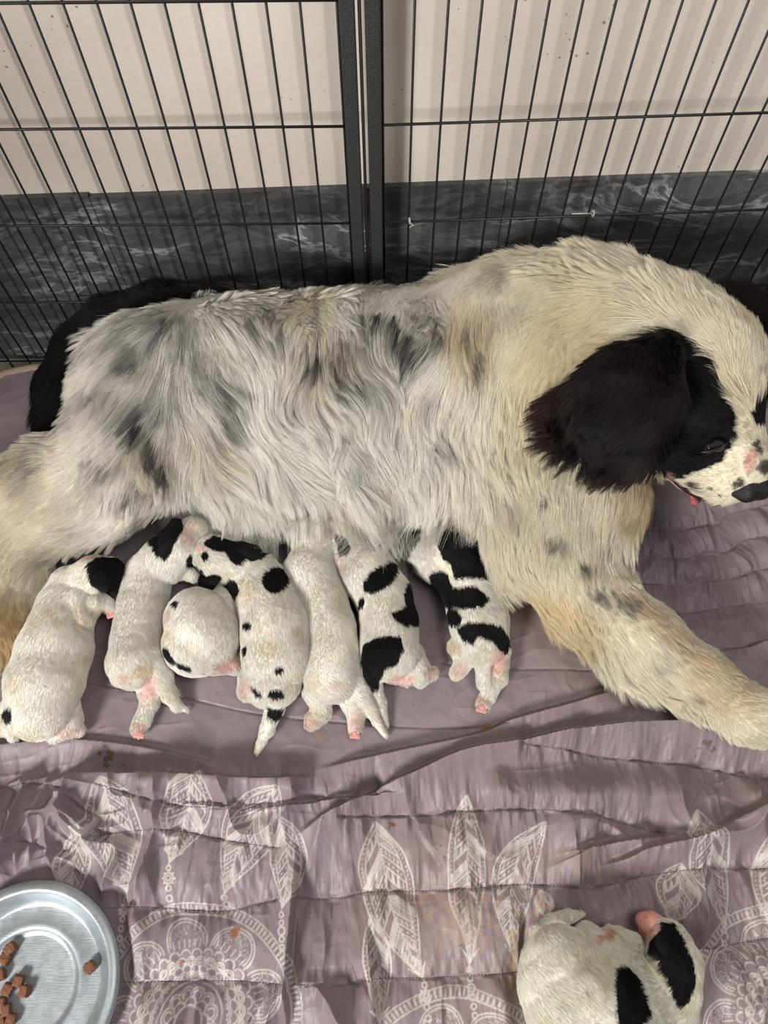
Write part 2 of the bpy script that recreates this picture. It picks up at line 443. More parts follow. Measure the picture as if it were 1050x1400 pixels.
def fold(pts, up, wu, down, wd, fade=.07):
    """crease: on the left of travel the cloth rises by up over wu, on the right it sinks by down over wd"""
    q = dist_poly(curve_px(pts), .16)
    if q is None: return
    sl, d, sg, arc, edge, tot = q
    e = sstep(0, fade, edge)
    hgt = np.where(sg > 0, up * np.exp(-(d / wu) ** 1.6), -down * np.exp(-(d / wd) ** 1.1) + up * np.exp(-(d / .0035) ** 2))
    Hh[sl] += e * hgt * 1.6
# travel to the left (decreasing x) puts 'left' toward the viewer (lower in the photo)
fold([(1120, 1010), (1050, 996), (971, 990), (898, 988), (793, 998), (710, 1015), (631, 1030), (563, 1060), (500, 1088), (451, 1112), (400, 1146)], .017, .040, .008, .016)
fold([(870, 934), (783, 962), (700, 985), (657, 1003), (560, 1024), (500, 1037), (430, 1052)], .012, .034, .004, .012)
fold([(440, 1060), (390, 1066), (314, 1066), (270, 1062), (200, 1060), (125, 1060), (60, 1066)], .018, .030, .010, .022)
fold([(330, 1052), (200, 1022), (110, 1011), (60, 1012), (0, 1018), (-80, 1030)], .006, .022, .003, .010)
fold([(560, 1086), (470, 1090), (380, 1104), (300, 1104), (228, 1096)], .005, .006, .007, .010)
fold([(1120, 866), (1050, 877), (1022, 886), (994, 888), (970, 890)], .012, .05, .006, .015)
fold([(1100, 1060), (1000, 1120), (945, 1145), (880, 1160), (850, 1175), (800, 1190)], .010, .022, .006, .012)
fold([(950, 1140), (867, 1148), (800, 1160), (752, 1168)], .008, .014, .006, .008)
fold([(395, 1440), (392, 1340), (398, 1260), (405, 1170), (400, 1140)], .010, .028, .012, .014)
fold([(520, 1440), (508, 1340), (500, 1250)], .010, .035, .009, .02)
fold([(735, 1440), (714, 1340), (708, 1270), (716, 1225)], .011, .03, .011, .014)
fold([(610, 1440), (604, 1390), (606, 1345)], .007, .025, .006, .016)
fold([(440, 1340), (446, 1290), (440, 1240)], .005, .02, .004, .014)
fold([(330, 1440), (345, 1390), (380, 1350)], .006, .02, .007, .014)
fold([(1000, 1440), (1020, 1390), (1060, 1350)], .006, .02, .006, .012)
fold([(215, 1250), (205, 1180), (200, 1140)], .006, .02, .006, .014)
fold([(145, 1180), (120, 1130), (85, 1090)], .008, .014, .008, .012)
fold([(60, 1230), (20, 1200), (-30, 1170)], .008, .018, .008, .014)
fold([(300, 1140), (285, 1180), (292, 1235)], .006, .018, .006, .014)
fold([(640, 1120), (660, 1165), (720, 1180)], .004, .02, .006, .012)
fold([(560, 1120), (590, 1160), (620, 1205)], .004, .02, .003, .012)
fold([(830, 1130), (800, 1160), (740, 1190)], .004, .02, .005, .012)
Hh += .0006 * fbm(GP, 60, 2, 8)
# the flat nursing area is pressed down by bodies, and the plate and animals rest on it
def press(px, py, z, rad, depth, soft=.04):
    c = P(px, py, z); d = np.hypot(GX - c[0], GY - c[1])
    k = 1 - sstep(rad, rad + soft, d)
    return k
Hmean = 0.004
k = press(30, 1352, .0, .118, 0); Hh = Hh * (1 - k) + k * (-.002)
for (a, b_, rr) in ((785, 1350, .065), (900, 1330, .05)):
    k = press(a, b_, 0, rr, 0, .03); Hh = Hh * (1 - .8 * k) + .8 * k * (.0)
Hh = np.where(Hh < -.008, -.008 - .010 * (1 - np.exp((Hh + .008) / .010)), Hh)
# rounded far-left corner and raised bound edge
edge_y = .862
ycl = np.clip((GY - .70) / (.86 - .70), 0, 1)
GYw = GY + 0.0
# ---- printed pattern and dirt
base = np.array(lin(141, 127, 132)); white = np.array(lin(222, 216, 210))
colr = np.tile(base, GX.shape + (1,)).astype(float)
tint = fbm(GP, 5, 3, 77)
warm = np.array(lin(148, 128, 124))
tw = np.clip(.35 + .55 * tint, 0, 1)[..., None] * sstep(430, 520, PXg)[..., None] * .7
colr = colr * (1 - tw) + warm * tw
ink = np.zeros_like(GX)
def region(lo, hi):
    ix = np.where((gx >= lo[0]) & (gx <= hi[0]))[0]; iy = np.where((gy >= lo[1]) & (gy <= hi[1]))[0]
    if len(ix) == 0 or len(iy) == 0: return None
    return (slice(iy[0], iy[-1] + 1), slice(ix[0], ix[-1] + 1))
LW = .0011
def line(d, w=LW): return 1 - sstep(w * .5, w * 1.3, d)
def feather(tip, bas, hw, bend=0.0, style=0):
    a = P(*tip, .006)[:2]; b = P(*bas, .006)[:2]; s = mpp(*tip, 0); hw = hw * s; bend *= s
    ax = b - a; L = np.linalg.norm(ax); ax /= L; nx = np.array([ax[1], -ax[0]])
    lo = np.minimum(a, b) - hw * 2; hi = np.maximum(a, b) + hw * 2; sl = region(lo, hi)
    if sl is None: return
    X = GX[sl] - a[0]; Y = GY[sl] - a[1]
    wob = .003 * fbm(GP[sl], 22, 2, 9)
    u = (X * ax[0] + Y * ax[1]) / L; v = X * nx[0] + Y * nx[1] - bend * 4 * u * (1 - u) + wob
    uc = np.clip(u, 0, 1)
    wd = hw * np.clip(np.sin(np.pi * uc ** .85), 0, 1) ** 1.05 * (1.12 - .2 * uc)
    ins = (u > 0) & (u < 1) & (np.abs(v) < wd)
    out = line(np.abs(np.abs(v) - wd), LW * 1.1) * ((u > 0) & (u < 1))
    mid = line(np.abs(v), LW * .8) * ((u > .03) & (u < 1.04))
    av = np.abs(v)
    ph = (u * L - av * 1.25 * (1 if style != 2 else .8) + .12 * av ** 2 / hw) / .0135 + (v > 0) * .37 + style * .4
    k = np.floor(ph).astype(int); fr = ph - k
    kind = (k * 7 + (v > 0) * 3 + style) % 6
    val = line(np.minimum(fr, 1 - fr) * .0135 * .62, LW * .9)
    solid = (kind == 0) * (fr > .12) * (fr < .8) * .92
    stripes = (kind == 1) * (np.abs(((fr * 4) % 1) - .5) < .22) * .9
    ticks = (kind == 2) * (fr > .3) * (fr < .75) * (np.abs(((av / .0042) % 1) - .5) < .24) * .9
    dots = (kind == 3) * (np.hypot(((av / .0046) % 1 - .5) * .0046, (fr - .5) * .0135 * .7) < .0011) * 1.0
    tri = (kind == 4) * (np.abs(((av / .006) % 1) - .5) * 2 < fr) * .85
    inner = line(np.abs(av - wd * .72), LW) * .8
    rim = (av > wd * .76) & (kind != 0)
    rd = (np.hypot(((u * L / .0052) % 1 - .5) * .0052, av - wd * .87) < .0009) * .95
    val = np.maximum.reduce([val, solid, stripes, ticks, dots, tri * 1.0, inner])
    val = np.where(rim & (wd > .012), rd, val) * ins
    tot = np.maximum.reduce([val * .95, out, mid])
    # loose barbs at the quill
    for q in (-1, 1):
        for j in range(3):
            bx = u * L - L * (1.0 - .015 * j); by = v - q * (bx + .0) * (-.55 - .25 * j)
            tot = np.maximum(tot, line(np.abs(by), LW * .8) * (bx < .0) * (bx > -.012) * (u < 1.0) * (q * v > 0))
    ink[sl] = np.maximum(ink[sl], tot)
def ringline(c, r, w=LW, fill=0.0):
    sl = region(c - r - .004, c + r + .004)
    if sl is None: return
    d = np.hypot(GX[sl] - c[0], GY[sl] - c[1])
    val = line(np.abs(d - r), w)
    if fill: val = np.maximum(val, (d < r) * fill)
    ink[sl] = np.maximum(ink[sl], val)
def beads(p0, p1, sizes):
    a = P(*p0, .006)[:2]; b = P(*p1, .006)[:2]; n = len(sizes)
    for i, s_ in enumerate(sizes):
        c = a + (b - a) * (i + .5) / n; ringline(c, s_ * .001, LW)
        if s_ > 5:
            ringline(c, s_ * .0005, LW)
            for j in range(8):
                w_ = j * math.pi / 4; ringline(c + np.array([math.cos(w_), math.sin(w_)]) * s_ * .0013, .0007, LW * .6, 1)
def mandala(c, R, seed=0):
    c = np.array(c); sl = region(c - R * 1.05, c + R * 1.05)
    if sl is None: return
    X = GX[sl] - c[0]; Y = GY[sl] - c[1]
    X = X + .004 * fbm(GP[sl], 14, 2, 15 + seed); Y = Y + .004 * fbm(GP[sl], 14, 2, 25 + seed)
    r = np.hypot(X, Y); th = np.arctan2(Y, X)
    val = np.zeros_like(r)
    for rr in (.995, .90, .46, .30, .12): val = np.maximum(val, line(np.abs(r - rr * R), LW * 1.1))
    n = int(2 * math.pi * R * .95 / .0058)
    val = np.maximum(val, ((r > .915 * R) & (r < .98 * R) & (np.abs(((th / (2 * math.pi) * n) % 1) - .5) < .26)) * .9)
    def scal(Rc, n, rad, off=0.0, lo=0, sub=()):
        nonlocal val
        ph = ((th / (2 * math.pi) * n + off) % 1 - .5) * 2 * math.pi / n
        dx = r * np.cos(ph) - Rc; dy = r * np.sin(ph); d = np.hypot(dx, dy)
        keep = dx > lo * rad
        val = np.maximum(val, line(np.abs(d - rad), LW) * keep)
        for s_ in sub: val = np.maximum(val, line(np.abs(d - rad * s_), LW * .9) * keep)
        return d, dx, dy, keep
    d, dx, dy, kp = scal(.66 * R, 9, .20 * R, 0, -.3, (.86,))
    aa = np.arctan2(dy, dx)
    val = np.maximum(val, (d < .172 * R) * (d > .07 * R) * line(np.abs(((aa / (2 * math.pi) * 15) % 1) - .5) * .025, LW * .8) * kp)
    d3 = np.abs(((aa / (2 * math.pi) * 15 + .5) % 1) - .5)
    val = np.maximum(val, kp * line(np.abs(np.hypot(d - .14 * R, d3 * .045) - .010), LW * .7) * (d < .2 * R))
    for i, rr in enumerate((.54, .47, .40, .34)):
        scal(rr * R, 30, .045 * R, i * .5, -.1, (.55,) if i % 2 else ())
    scal(.20 * R, 12, .06 * R, 0, -.4, (.6,)); scal(.13 * R, 8, .05 * R, .5, -.4)
    n2 = 72
    val = np.maximum(val, ((r > .60 * R) & (r < .68 * R)) * line(np.abs(((th / (2 * math.pi) * n2) % 1) - .5) * .008, LW * .8))
    val *= (r < R)
    ink[sl] = np.maximum(ink[sl], val * .88)
feather((113, 1130), (86, 1248), 23, 4, 0)
feather((146, 1066), (172, 1222), 35, 0, 1)
feather((272, 1052), (233, 1180), 30, -4, 2)
feather((382, 1077), (304, 1222), 34, 8, 3)
feather((378, 1114), (386, 1243), 24, -14, 1)
feather((513, 1122), (580, 1340), 34, 10, 0)
feather((636, 1088), (641, 1318), 24, 0, 2)
feather((746, 1125), (706, 1318), 26, 26, 1)
feather((509, 1250), (520, 1400), 18, -2, 3)
feather((944, 1109), (993, 1266), 28, 0, 2)
feather((925, 1180), (917, 1266), 24, 0, 0)
feather((1056, 1128), (1066, 1290), 26, 0, 1)
feather((738, 1217), (748, 1256), 12, 0, 3)
beads((232, 1180), (230, 1250), (3, 6.2, 3, 3.6, 3))
beads((171, 1224), (160, 1290), (3, 5.6, 3, 3.2, 3))
beads((304, 1222), (309, 1252), (3, 3.4, 3))
beads((580, 1340), (586, 1400), (3, 5.6, 3, 3.4))
beads((641, 1320), (650, 1395), (3, 3, 4, 3.2, 3, 3))
beads((993, 1268), (998, 1296), (3, 5, 3))
beads((386, 1245), (388, 1300), (3, 3, 4.4, 3, 3))
mc1 = P(262, 1398, .006)[:2]; mc2 = P(1092, 1402, .006)[:2]; mc3 = P(628, 1530, .006)[:2]
mandala(mc1, .131, 0); mandala(mc2, .128, 1); mandala(mc3, .128, 2)
fade = .86 + .14 * noise(GP, 60, 99)
ik = (ink * fade * .78)[..., None]
colr = colr * (1 - ik) + white * ik
# stains and crumbs of dirt
def stain(px, py, rx, ry, col, amt, rag=.5, seed=0):
    dx = (PXg - px) / rx; dy = (PYg - py) / ry
    e = np.hypot(dx, dy) + rag * fbm(GP, 120, 3, 300 + seed)
    k_ = (1 - sstep(.75, 1.1, e))[..., None] * amt
    colr[...] = colr * (1 - k_) + np.array(lin(*col)) * k_
stain(148, 1035, 11, 8, (112, 78, 48), .85, 1.3, 1)
stain(671, 997, 9, 9, (150, 118, 82), .8, .9, 2)
stain(438, 1006, 10, 5, (160, 132, 104), .6, .9, 3)
stain(955, 1023, 14, 6, (92, 78, 66), .7, 1.3, 4)
stain(534, 1127, 5, 5, (105, 75, 50), .85, .8, 5)
stain(588, 1183, 10, 6, (140, 112, 100), .4, 1, 6)
stain(630, 1255, 50, 40, (178, 150, 128), .4, 1, 7)
stain(706, 1310, 12, 50, (196, 166, 118), .4, .8, 8)
stain(321, 1277, 6, 6, (150, 98, 52), .9, .9, 9)
stain(252, 1315, 5, 4, (140, 90, 52), .9, .8, 10)
stain(740, 1235, 8, 14, (190, 160, 120), .5, 1.0, 11)
stain(185, 1235, 9, 7, (70, 52, 42), .9, .5, 12)
stain(770, 1180, 60, 24, (158, 136, 124), .35, 1, 13)
sp = (noise(GP, 420, 500) > .93) & (noise(GP, 14, 501) > .15)
colr[sp] = colr[sp] * .35
# ---- build the mesh (with thickness at its border)
V = np.stack([GX, GY, Hh], -1)
# pull the far edge: rounded left corner
ny, nx_ = GX.shape
idx = np.arange(ny * nx_).reshape(ny, nx_)
# the cloth under the hind quarters and along the fence swells a little
bump_edge = sstep(.70, .80, GY) * (.012 + .004 * noise(GP, 18, 611)) + sstep(.52, .7, GY) * .004 * (1 - np.abs(noise(GP * np.array([1, .6]), 16, 612)))
V[..., 2] += bump_edge
# corner rounding
cx0, cr = -.60, .22
over = np.clip(-(GX - cx0) / .35, 0, 1)
V[..., 1] -= sstep(0, 1, over) * sstep(.3, .845, GY) * .16
f = np.stack([idx[:-1, :-1], idx[:-1, 1:], idx[1:, 1:], idx[1:, :-1]], -1).reshape(-1, 4)
Vf = V.reshape(-1, 3); Cf = colr.reshape(-1, 3)
ring = np.concatenate([idx[0, :], idx[1:, -1], idx[-1, ::-1][1:], idx[::-1, 0][1:-1]])
skv = Vf[ring].copy(); skv[:, 2] = FLOORZ + .001
n0 = len(Vf); m_ = len(ring); a_ = np.arange(m_); b2 = (a_ + 1) % m_
fs = np.stack([ring[b2], ring[a_], n0 + a_, n0 + b2], -1)
me = mesh_np('comforter', np.vstack([Vf, skv]), np.vstack([f, fs]), np.vstack([Cf, Cf[ring]]))
comf_root = link('comforter', me, None, [M_cloth])
tag(comf_root, 'mauve grey quilted comforter printed with white feathers, spread under the dogs', 'comforter')
def cloth_z(x, y):
    i = np.clip(np.searchsorted(gy, y), 0, ny - 1); j = np.clip(np.searchsorted(gx, x), 0, nx_ - 1); return V[i, j, 2]
# bound edge of the comforter
M_bind = simple('beige_binding', lin(176, 150, 132), .8, bump=.3, bscale=500)
eb = Vf[idx[-1, ::6]]; eb = eb[eb[:, 0] < .9]
bt = MB(); bt.tube([p + np.array([0, .004, -.004]) for p in eb], .0085, 10)
tag(bt.build('binding', M_bind, comf_root, True), 'beige bound edge')
# stitching: short raised thread dashes along the quilting lines
M_thread = simple('grey_thread', lin(98, 84, 90), .7)
dash = MB(); nd = 0
for k, poly in enumerate(ST):
    seg = np.linalg.norm(np.diff(poly, axis=0), axis=1); cs = np.concatenate([[0], np.cumsum(seg)])
    for s_ in np.arange(.002, cs[-1] - .004, .0042):
        q0 = [np.interp(s_, cs, poly[:, c_]) for c_ in (0, 1)]; q1 = [np.interp(s_ + .0026, cs, poly[:, c_]) for c_ in (0, 1)]
        if abs(q0[0]) > .75: continue
        z0 = cloth_z(*q0) + .0003; z1 = cloth_z(*q1) + .0003
        dash.tube([(q0[0], q0[1], z0 - .0004), ((q0[0] + q1[0]) / 2, (q0[1] + q1[1]) / 2, (z0 + z1) / 2 + .0003), (q1[0], q1[1], z1 - .0004)], .00042, 4, cap=False)
dash.build('stitching', M_thread, comf_root, True)

# ------------------------------------------------------------------ organic bodies: smooth union of tapered capsules
def chain(pts, zs=1.0):
    """pts: (px, py, z, radius px) -> list of tapered capsules in metres"""
    w_ = [(P(a, b, z), r * mpp(a, b, z)) for a, b, z, r in pts]
    if len(w_) == 1: return [(w_[0][0], w_[0][0] + 1e-5, w_[0][1], w_[0][1], zs)]
    return [(p[0], q[0], p[1], q[1], zs) for p, q in zip(w_[:-1], w_[1:])]
def rest(pts, lift=0.0, zs=1.0):
    """pts: (px, py, radius px) lying on the cloth"""
    out = []
    for a, b, r in pts:
        z = .004 + lift + r * mpp(a, b, .02) * zs * .93; out.append((a, b, z, r))
    return chain(out, zs)
def sdf_mesh(prims, h, k, floor=None, bump=None):
    lo = np.min([np.minimum(a - ra, b - rb) for a, b, ra, rb, s in prims], 0) - 4 * h - k * .3
    hi = np.max([np.maximum(a + ra, b + rb) for a, b, ra, rb, s in prims], 0) + 4 * h + k * .3
    n = np.ceil((hi - lo) / h).astype(int) + 1
    ax = [lo[i] + h * np.arange(n[i]) for i in range(3)]
    D = np.full(n, 1.0, np.float32)
    for a, b, ra, rb, s in prims:
        m = max(ra, rb) + k * 1.2 + 2 * h
        s0 = [np.searchsorted(ax[i], min(a[i], b[i]) - m) for i in range(3)]; s1 = [np.searchsorted(ax[i], max(a[i], b[i]) + m) for i in range(3)]
        sl = tuple(slice(s0[i], s1[i]) for i in range(3))
        X, Y, Z = np.meshgrid(*[ax[i][sl[i]] for i in range(3)], indexing='ij', sparse=True)
        d = b - a; dz = d[2] / s; L2 = d[0] ** 2 + d[1] ** 2 + dz ** 2 + 1e-12
        t = np.clip(((X - a[0]) * d[0] + (Y - a[1]) * d[1] + (Z - a[2]) / s * dz) / L2, 0, 1)
        q = np.sqrt((X - a[0] - t * d[0]) ** 2 + (Y - a[1] - t * d[1]) ** 2 + ((Z - a[2]) / s - t * dz) ** 2) - (ra + (rb - ra) * t)
        q = (q * min(1, s)).astype(np.float32)
        o = D[sl]; hh = np.clip(.5 + .5 * (o - q) / k, 0, 1)
        D[sl] = q * hh + o * (1 - hh) - k * hh * (1 - hh)
    if bump is not None:
        X, Y, Z = np.meshgrid(*ax, indexing='ij'); D += bump(np.stack([X, Y, Z], -1)).astype(np.float32)
    if floor is not None:
        Z = ax[2][None, None, :]; D = np.maximum(D, (floor - Z).astype(np.float32))
    inside = D < 0
    nx, ny, nz = D.shape
    cs = [inside[i:nx - 1 + i, j:ny - 1 + j, l:nz - 1 + l] for i in (0, 1) for j in (0, 1) for l in (0, 1)]
    cnt = sum(c.astype(np.int8) for c in cs); act = (cnt > 0) & (cnt < 8)
    ci = np.argwhere(act); ids = -np.ones(act.shape, np.int64); ids[act] = np.arange(len(ci))
    acc = np.zeros((len(ci), 3)); num = np.zeros(len(ci))
    corners = [(i, j, l) for i in (0, 1) for j in (0, 1) for l in (0, 1)]
    for p in corners:
        for axn in range(3):
            if p[axn]: continue
            q = list(p); q[axn] = 1
            da = D[ci[:, 0] + p[0], ci[:, 1] + p[1], ci[:, 2] + p[2]]; db = D[ci[:, 0] + q[0], ci[:, 1] + q[1], ci[:, 2] + q[2]]
            cr_ = (da < 0) != (db < 0); t = np.where(cr_, da / (da - db + 1e-12), 0)
            pos = np.tile(np.array(p, float), (len(ci), 1)); pos[:, axn] += t
            acc += pos * cr_[:, None]; num += cr_
    verts = lo + h * (ci + acc / num[:, None])
    faces = []
    for axn in range(3):
        u, v = [(1, 2), (2, 0), (0, 1)][axn]
        s0 = [slice(None)] * 3; s1 = [slice(None)] * 3; s0[axn] = slice(0, -1); s1[axn] = slice(1, None)
        A = inside[tuple(s0)]; B = inside[tuple(s1)]; e = np.argwhere(A != B)
        e = e[(e[:, u] > 0) & (e[:, v] > 0) & (e[:, u] < D.shape[u] - 1) & (e[:, v] < D.shape[v] - 1)]
        fl_ = A[e[:, 0], e[:, 1], e[:, 2]]
        def cell(du, dv):
            c = e.copy(); c[:, u] += du; c[:, v] += dv; return ids[c[:, 0], c[:, 1], c[:, 2]]
        q = np.stack([cell(-1, -1), cell(0, -1), cell(0, 0), cell(-1, 0)], -1)
        q[~fl_] = q[~fl_][:, ::-1]; faces.append(q)
    return verts, np.vstack(faces)
def vnormals(v, f):
    n = np.cross(v[f[:, 2]] - v[f[:, 0]], v[f[:, 3]] - v[f[:, 1]])
    vn = np.zeros_like(v)
    for c in range(4): np.add.at(vn, f[:, c], n)
    return vn / (np.linalg.norm(vn, axis=1, keepdims=True) + 1e-12), n
def unit(a): return a / (np.linalg.norm(a, axis=-1, keepdims=True) + 1e-12)
def flow_field(guides):
    """guides: (px, py, z, dpx, dpy, dz) -> function(points) giving unit directions"""
    gp = np.array([P(g[0], g[1], g[2]) for g in guides])
    gd = []
    for g in guides:
        d = P(g[0] + g[3], g[1] + g[4], g[2]) - P(g[0], g[1], g[2]); d = d / np.linalg.norm(d); d[2] += g[5] if len(g) > 5 else 0; gd.append(d / np.linalg.norm(d))
    gd = np.array(gd)
    def fn(p, s=.06):
        out = np.zeros_like(p)
        for a, d in zip(gp, gd):
            w_ = 1 / (((p - a) ** 2 * np.array([1, 1, .5])).sum(-1) + s * s * .25) ** 1.6
            out += w_[:, None] * d
        return unit(out)
    return fn
def grow(name, parent, v, f, count, color, flow, length, radius, steps=5, lift=.35, spread=.25, gravity=0.0, wave=0.0, wscale=60, clump=0.0, clumps=0, minz=-.4, view=True, seed=1, mask=None, tint=.08, label=None, mat=None, keep=None, colat=0.0):
    """hair strands rooted on a mesh surface"""
    g = np.random.default_rng(seed)
    vn, fn_ = vnormals(v, f); area_ = np.linalg.norm(fn_, axis=1)
    cen = v[f].mean(1)
    wgt = area_ * (unit(fn_)[:, 2] > minz)
    if mask is not None: wgt = wgt * mask(cen)
    if view:   # sparse where nothing could be seen from near the photo's viewpoint
        wgt = wgt * np.where((unit(fn_) * unit(CAMP - cen)).sum(-1) > -.25, 1, .25)
    wgt = wgt / wgt.sum()
    fi = g.choice(len(f), size=count, p=wgt)
    uv = g.random((count, 2)); a, b = uv[:, :1], uv[:, 1:]
    q = f[fi]
    root = (1 - a) * (1 - b) * v[q[:, 0]] + a * (1 - b) * v[q[:, 1]] + a * b * v[q[:, 2]] + (1 - a) * b * v[q[:, 3]]
    nrm = unit((1 - a) * (1 - b) * vn[q[:, 0]] + a * (1 - b) * vn[q[:, 1]] + a * b * vn[q[:, 2]] + (1 - a) * b * vn[q[:, 3]])
    px, py = project(root)
    d0 = flow(root)
    L = length(px, py, root) * (g.random(count) * .5 + .65)
    if keep is not None:
        kk = keep(px, py, root)
        sel = g.random(count) < kk
        root, nrm, px, py, d0, L = root[sel], nrm[sel], px[sel], py[sel], d0[sel], L[sel]; count = len(root)
    tang = unit(d0 - (d0 * nrm).sum(-1, keepdims=True) * nrm)
    wob = np.stack([fbm(root, wscale * .3, 2, seed + 5), fbm(root, wscale * .3, 2, seed + 6), fbm(root, wscale * .3, 2, seed + 7)], -1)
    d = unit(tang + lift * nrm + spread * g.normal(size=(count, 3)) * .5 + wave * wob)
    pts = np.zeros((count, steps, 3)); pts[:, 0] = root - nrm * .0002
    step = (L / (steps - 1))[:, None]
    for s_ in range(1, steps):
        pts[:, s_] = pts[:, s_ - 1] + d * step
        w2 = np.stack([noise(pts[:, s_], wscale, seed + 11), noise(pts[:, s_], wscale, seed + 12), noise(pts[:, s_], wscale, seed + 13)], -1)
        d = unit(d * (1 - .25) + .25 * (tang * .75 + d0 * .25) + wave * w2 * .6 + np.array([0, 0, -gravity]) / steps + nrm * .04)
    if clumps:
        ci = g.choice(count, clumps, replace=False)
        kd = kdtree.KDTree(clumps)
        for i_, c_ in enumerate(ci): kd.insert(root[c_], i_)
        kd.balance()
        own = np.array([ci[kd.find(r_)[1]] for r_ in root])
        Lr = np.clip(L[own] / np.maximum(L, 1e-6), 0, 1.3)
        t = (np.arange(steps) / (steps - 1))[None, :, None]
        tgt = pts[own] 
        rel = root[:, None, :] - root[own][:, None, :]
        cw = clump * t ** 1.2 * (g.random(count) * .5 + .6)[:, None, None]
        pts = pts * (1 - cw) + (tgt + rel * .15) * cw
    # keep strands above the cloth
    zmin = .003
    pts[..., 2] = np.maximum(pts[..., 2], zmin)
    mid = pts[:, int(colat * (steps - 1) + .5)]; mpx, mpy = project(mid)
    c = color(mpx, mpy, mid)
    c = np.clip(c * (1 + tint * g.normal(size=(count, 1)) + tint * 1.2 * noise(root, 180, seed + 20)[:, None]), 0.002, .95)
    cu = bpy.data.hair_curves.new(name)
    cu.add_curves([steps] * count)
    cu.attributes['position'].data.foreach_set('vector', pts.astype(np.float32).ravel())
    ra = cu.attributes.get('radius') or cu.attributes.new('radius', 'FLOAT', 'POINT')
    prof = np.linspace(1, .18, steps)[None, :] * radius * (g.random((count, 1)) * .5 + .75)
    ra.data.foreach_set('value', prof.astype(np.float32).ravel())
    at = cu.attributes.new('col', 'FLOAT_COLOR', 'POINT')
    c4 = np.ones((count, 4), np.float32); c4[:, :3] = c
    at.data.foreach_set('color', np.repeat(c4, steps, 0).ravel())
    o = link(name, cu, parent, [mat or M_fur])
    if label: tag(o, label)
    return o
def in_poly(px, py, poly):
    poly = np.array(poly, float); r = np.zeros(px.shape, bool); n = len(poly)
    for i in range(n):
        x1, y1 = poly[i]; x2, y2 = poly[(i + 1) % n]
        c = ((y1 > py) != (y2 > py)) & (px < (x2 - x1) * (py - y1) / (y2 - y1 + 1e-9) + x1); r ^= c
    return r
def ell(px, py, cx, cy, rx, ry, ang=0):
    a = math.radians(ang); dx = px - cx; dy = py - cy
    u = dx * math.cos(a) + dy * math.sin(a); v = -dx * math.sin(a) + dy * math.cos(a)
    return np.hypot(u / rx, v / ry)
def jig(px, py, p, amt, scale=110, seed=0):
    return px + amt * noise(p, scale, 700 + seed), py + amt * noise(p, scale, 710 + seed)

# ------------------------------------------------------------------ the mother dog
QUICK = False
dog = empty('dog', P(520, 560, 0))
tag(dog, 'large long-haired white dog with grey flecks and black ears, lying against the wire pen', 'dog')
D = []
D += chain([(212, 520, .13, 94), (330, 530, .14, 116), (470, 540, .142, 130), (590, 535, .15, 132), (705, 515, .17, 142)])
D += chain([(700, 510, .19, 148), (800, 490, .225, 130), (890, 490, .26, 104), (955, 500, .28, 82)])
D += chain([(945, 520, .292, 82), (968, 560, .285, 66)])                       # skull and brow
D += chain([(972, 590, .275, 50), (1002, 630, .252, 39), (1026, 652, .236, 28)])  # muzzle
D += chain([(940, 625, .25, 34), (985, 662, .232, 21)])                        # jaw
D += chain([(770, 580, .16, 125), (790, 650, .12, 92), (800, 690, .10, 66)])   # brisket
D += chain([(730, 640, .12, 100), (745, 730, .085, 76), (800, 810, .062, 56), (880, 880, .052, 48), (955, 935, .04, 38), (1015, 972, .032, 32)])
D += chain([(1015, 975, .028, 28), (1050, 985, .024, 20)]) + chain([(1018, 985, .024, 22), (1036, 1002, .018, 13)]) + chain([(1030, 972, .026, 24), (1072, 975, .02, 16)])
D += chain([(190, 555, .16, 86), (175, 620, .13, 72), (95, 670, .095, 68), (20, 705, .08, 68), (-70, 745, .06, 60)])  # upper hind leg
D += chain([(205, 640, .11, 50), (150, 695, .07, 40)])
D += chain([(40, 795, .035, 32), (10, 860, .032, 34), (-60, 920, .03, 30)])    # lower hind leg
D += chain([(340, 605, .09, 74), (500, 608, .09, 80), (620, 615, .09, 80)])    # belly
D += chain([(290, 668, .060, 40), (350, 682, .055, 44), (430, 680, .055, 34), (530, 676, .055, 34), (620, 680, .055, 36)])
def dog_bump(p): return .003 * fbm(p, 14, 2, 900) + .0015 * noise(p, 45, 905)
dv, df = sdf_mesh(D, .0058, .035, floor=.003, bump=dog_bump)

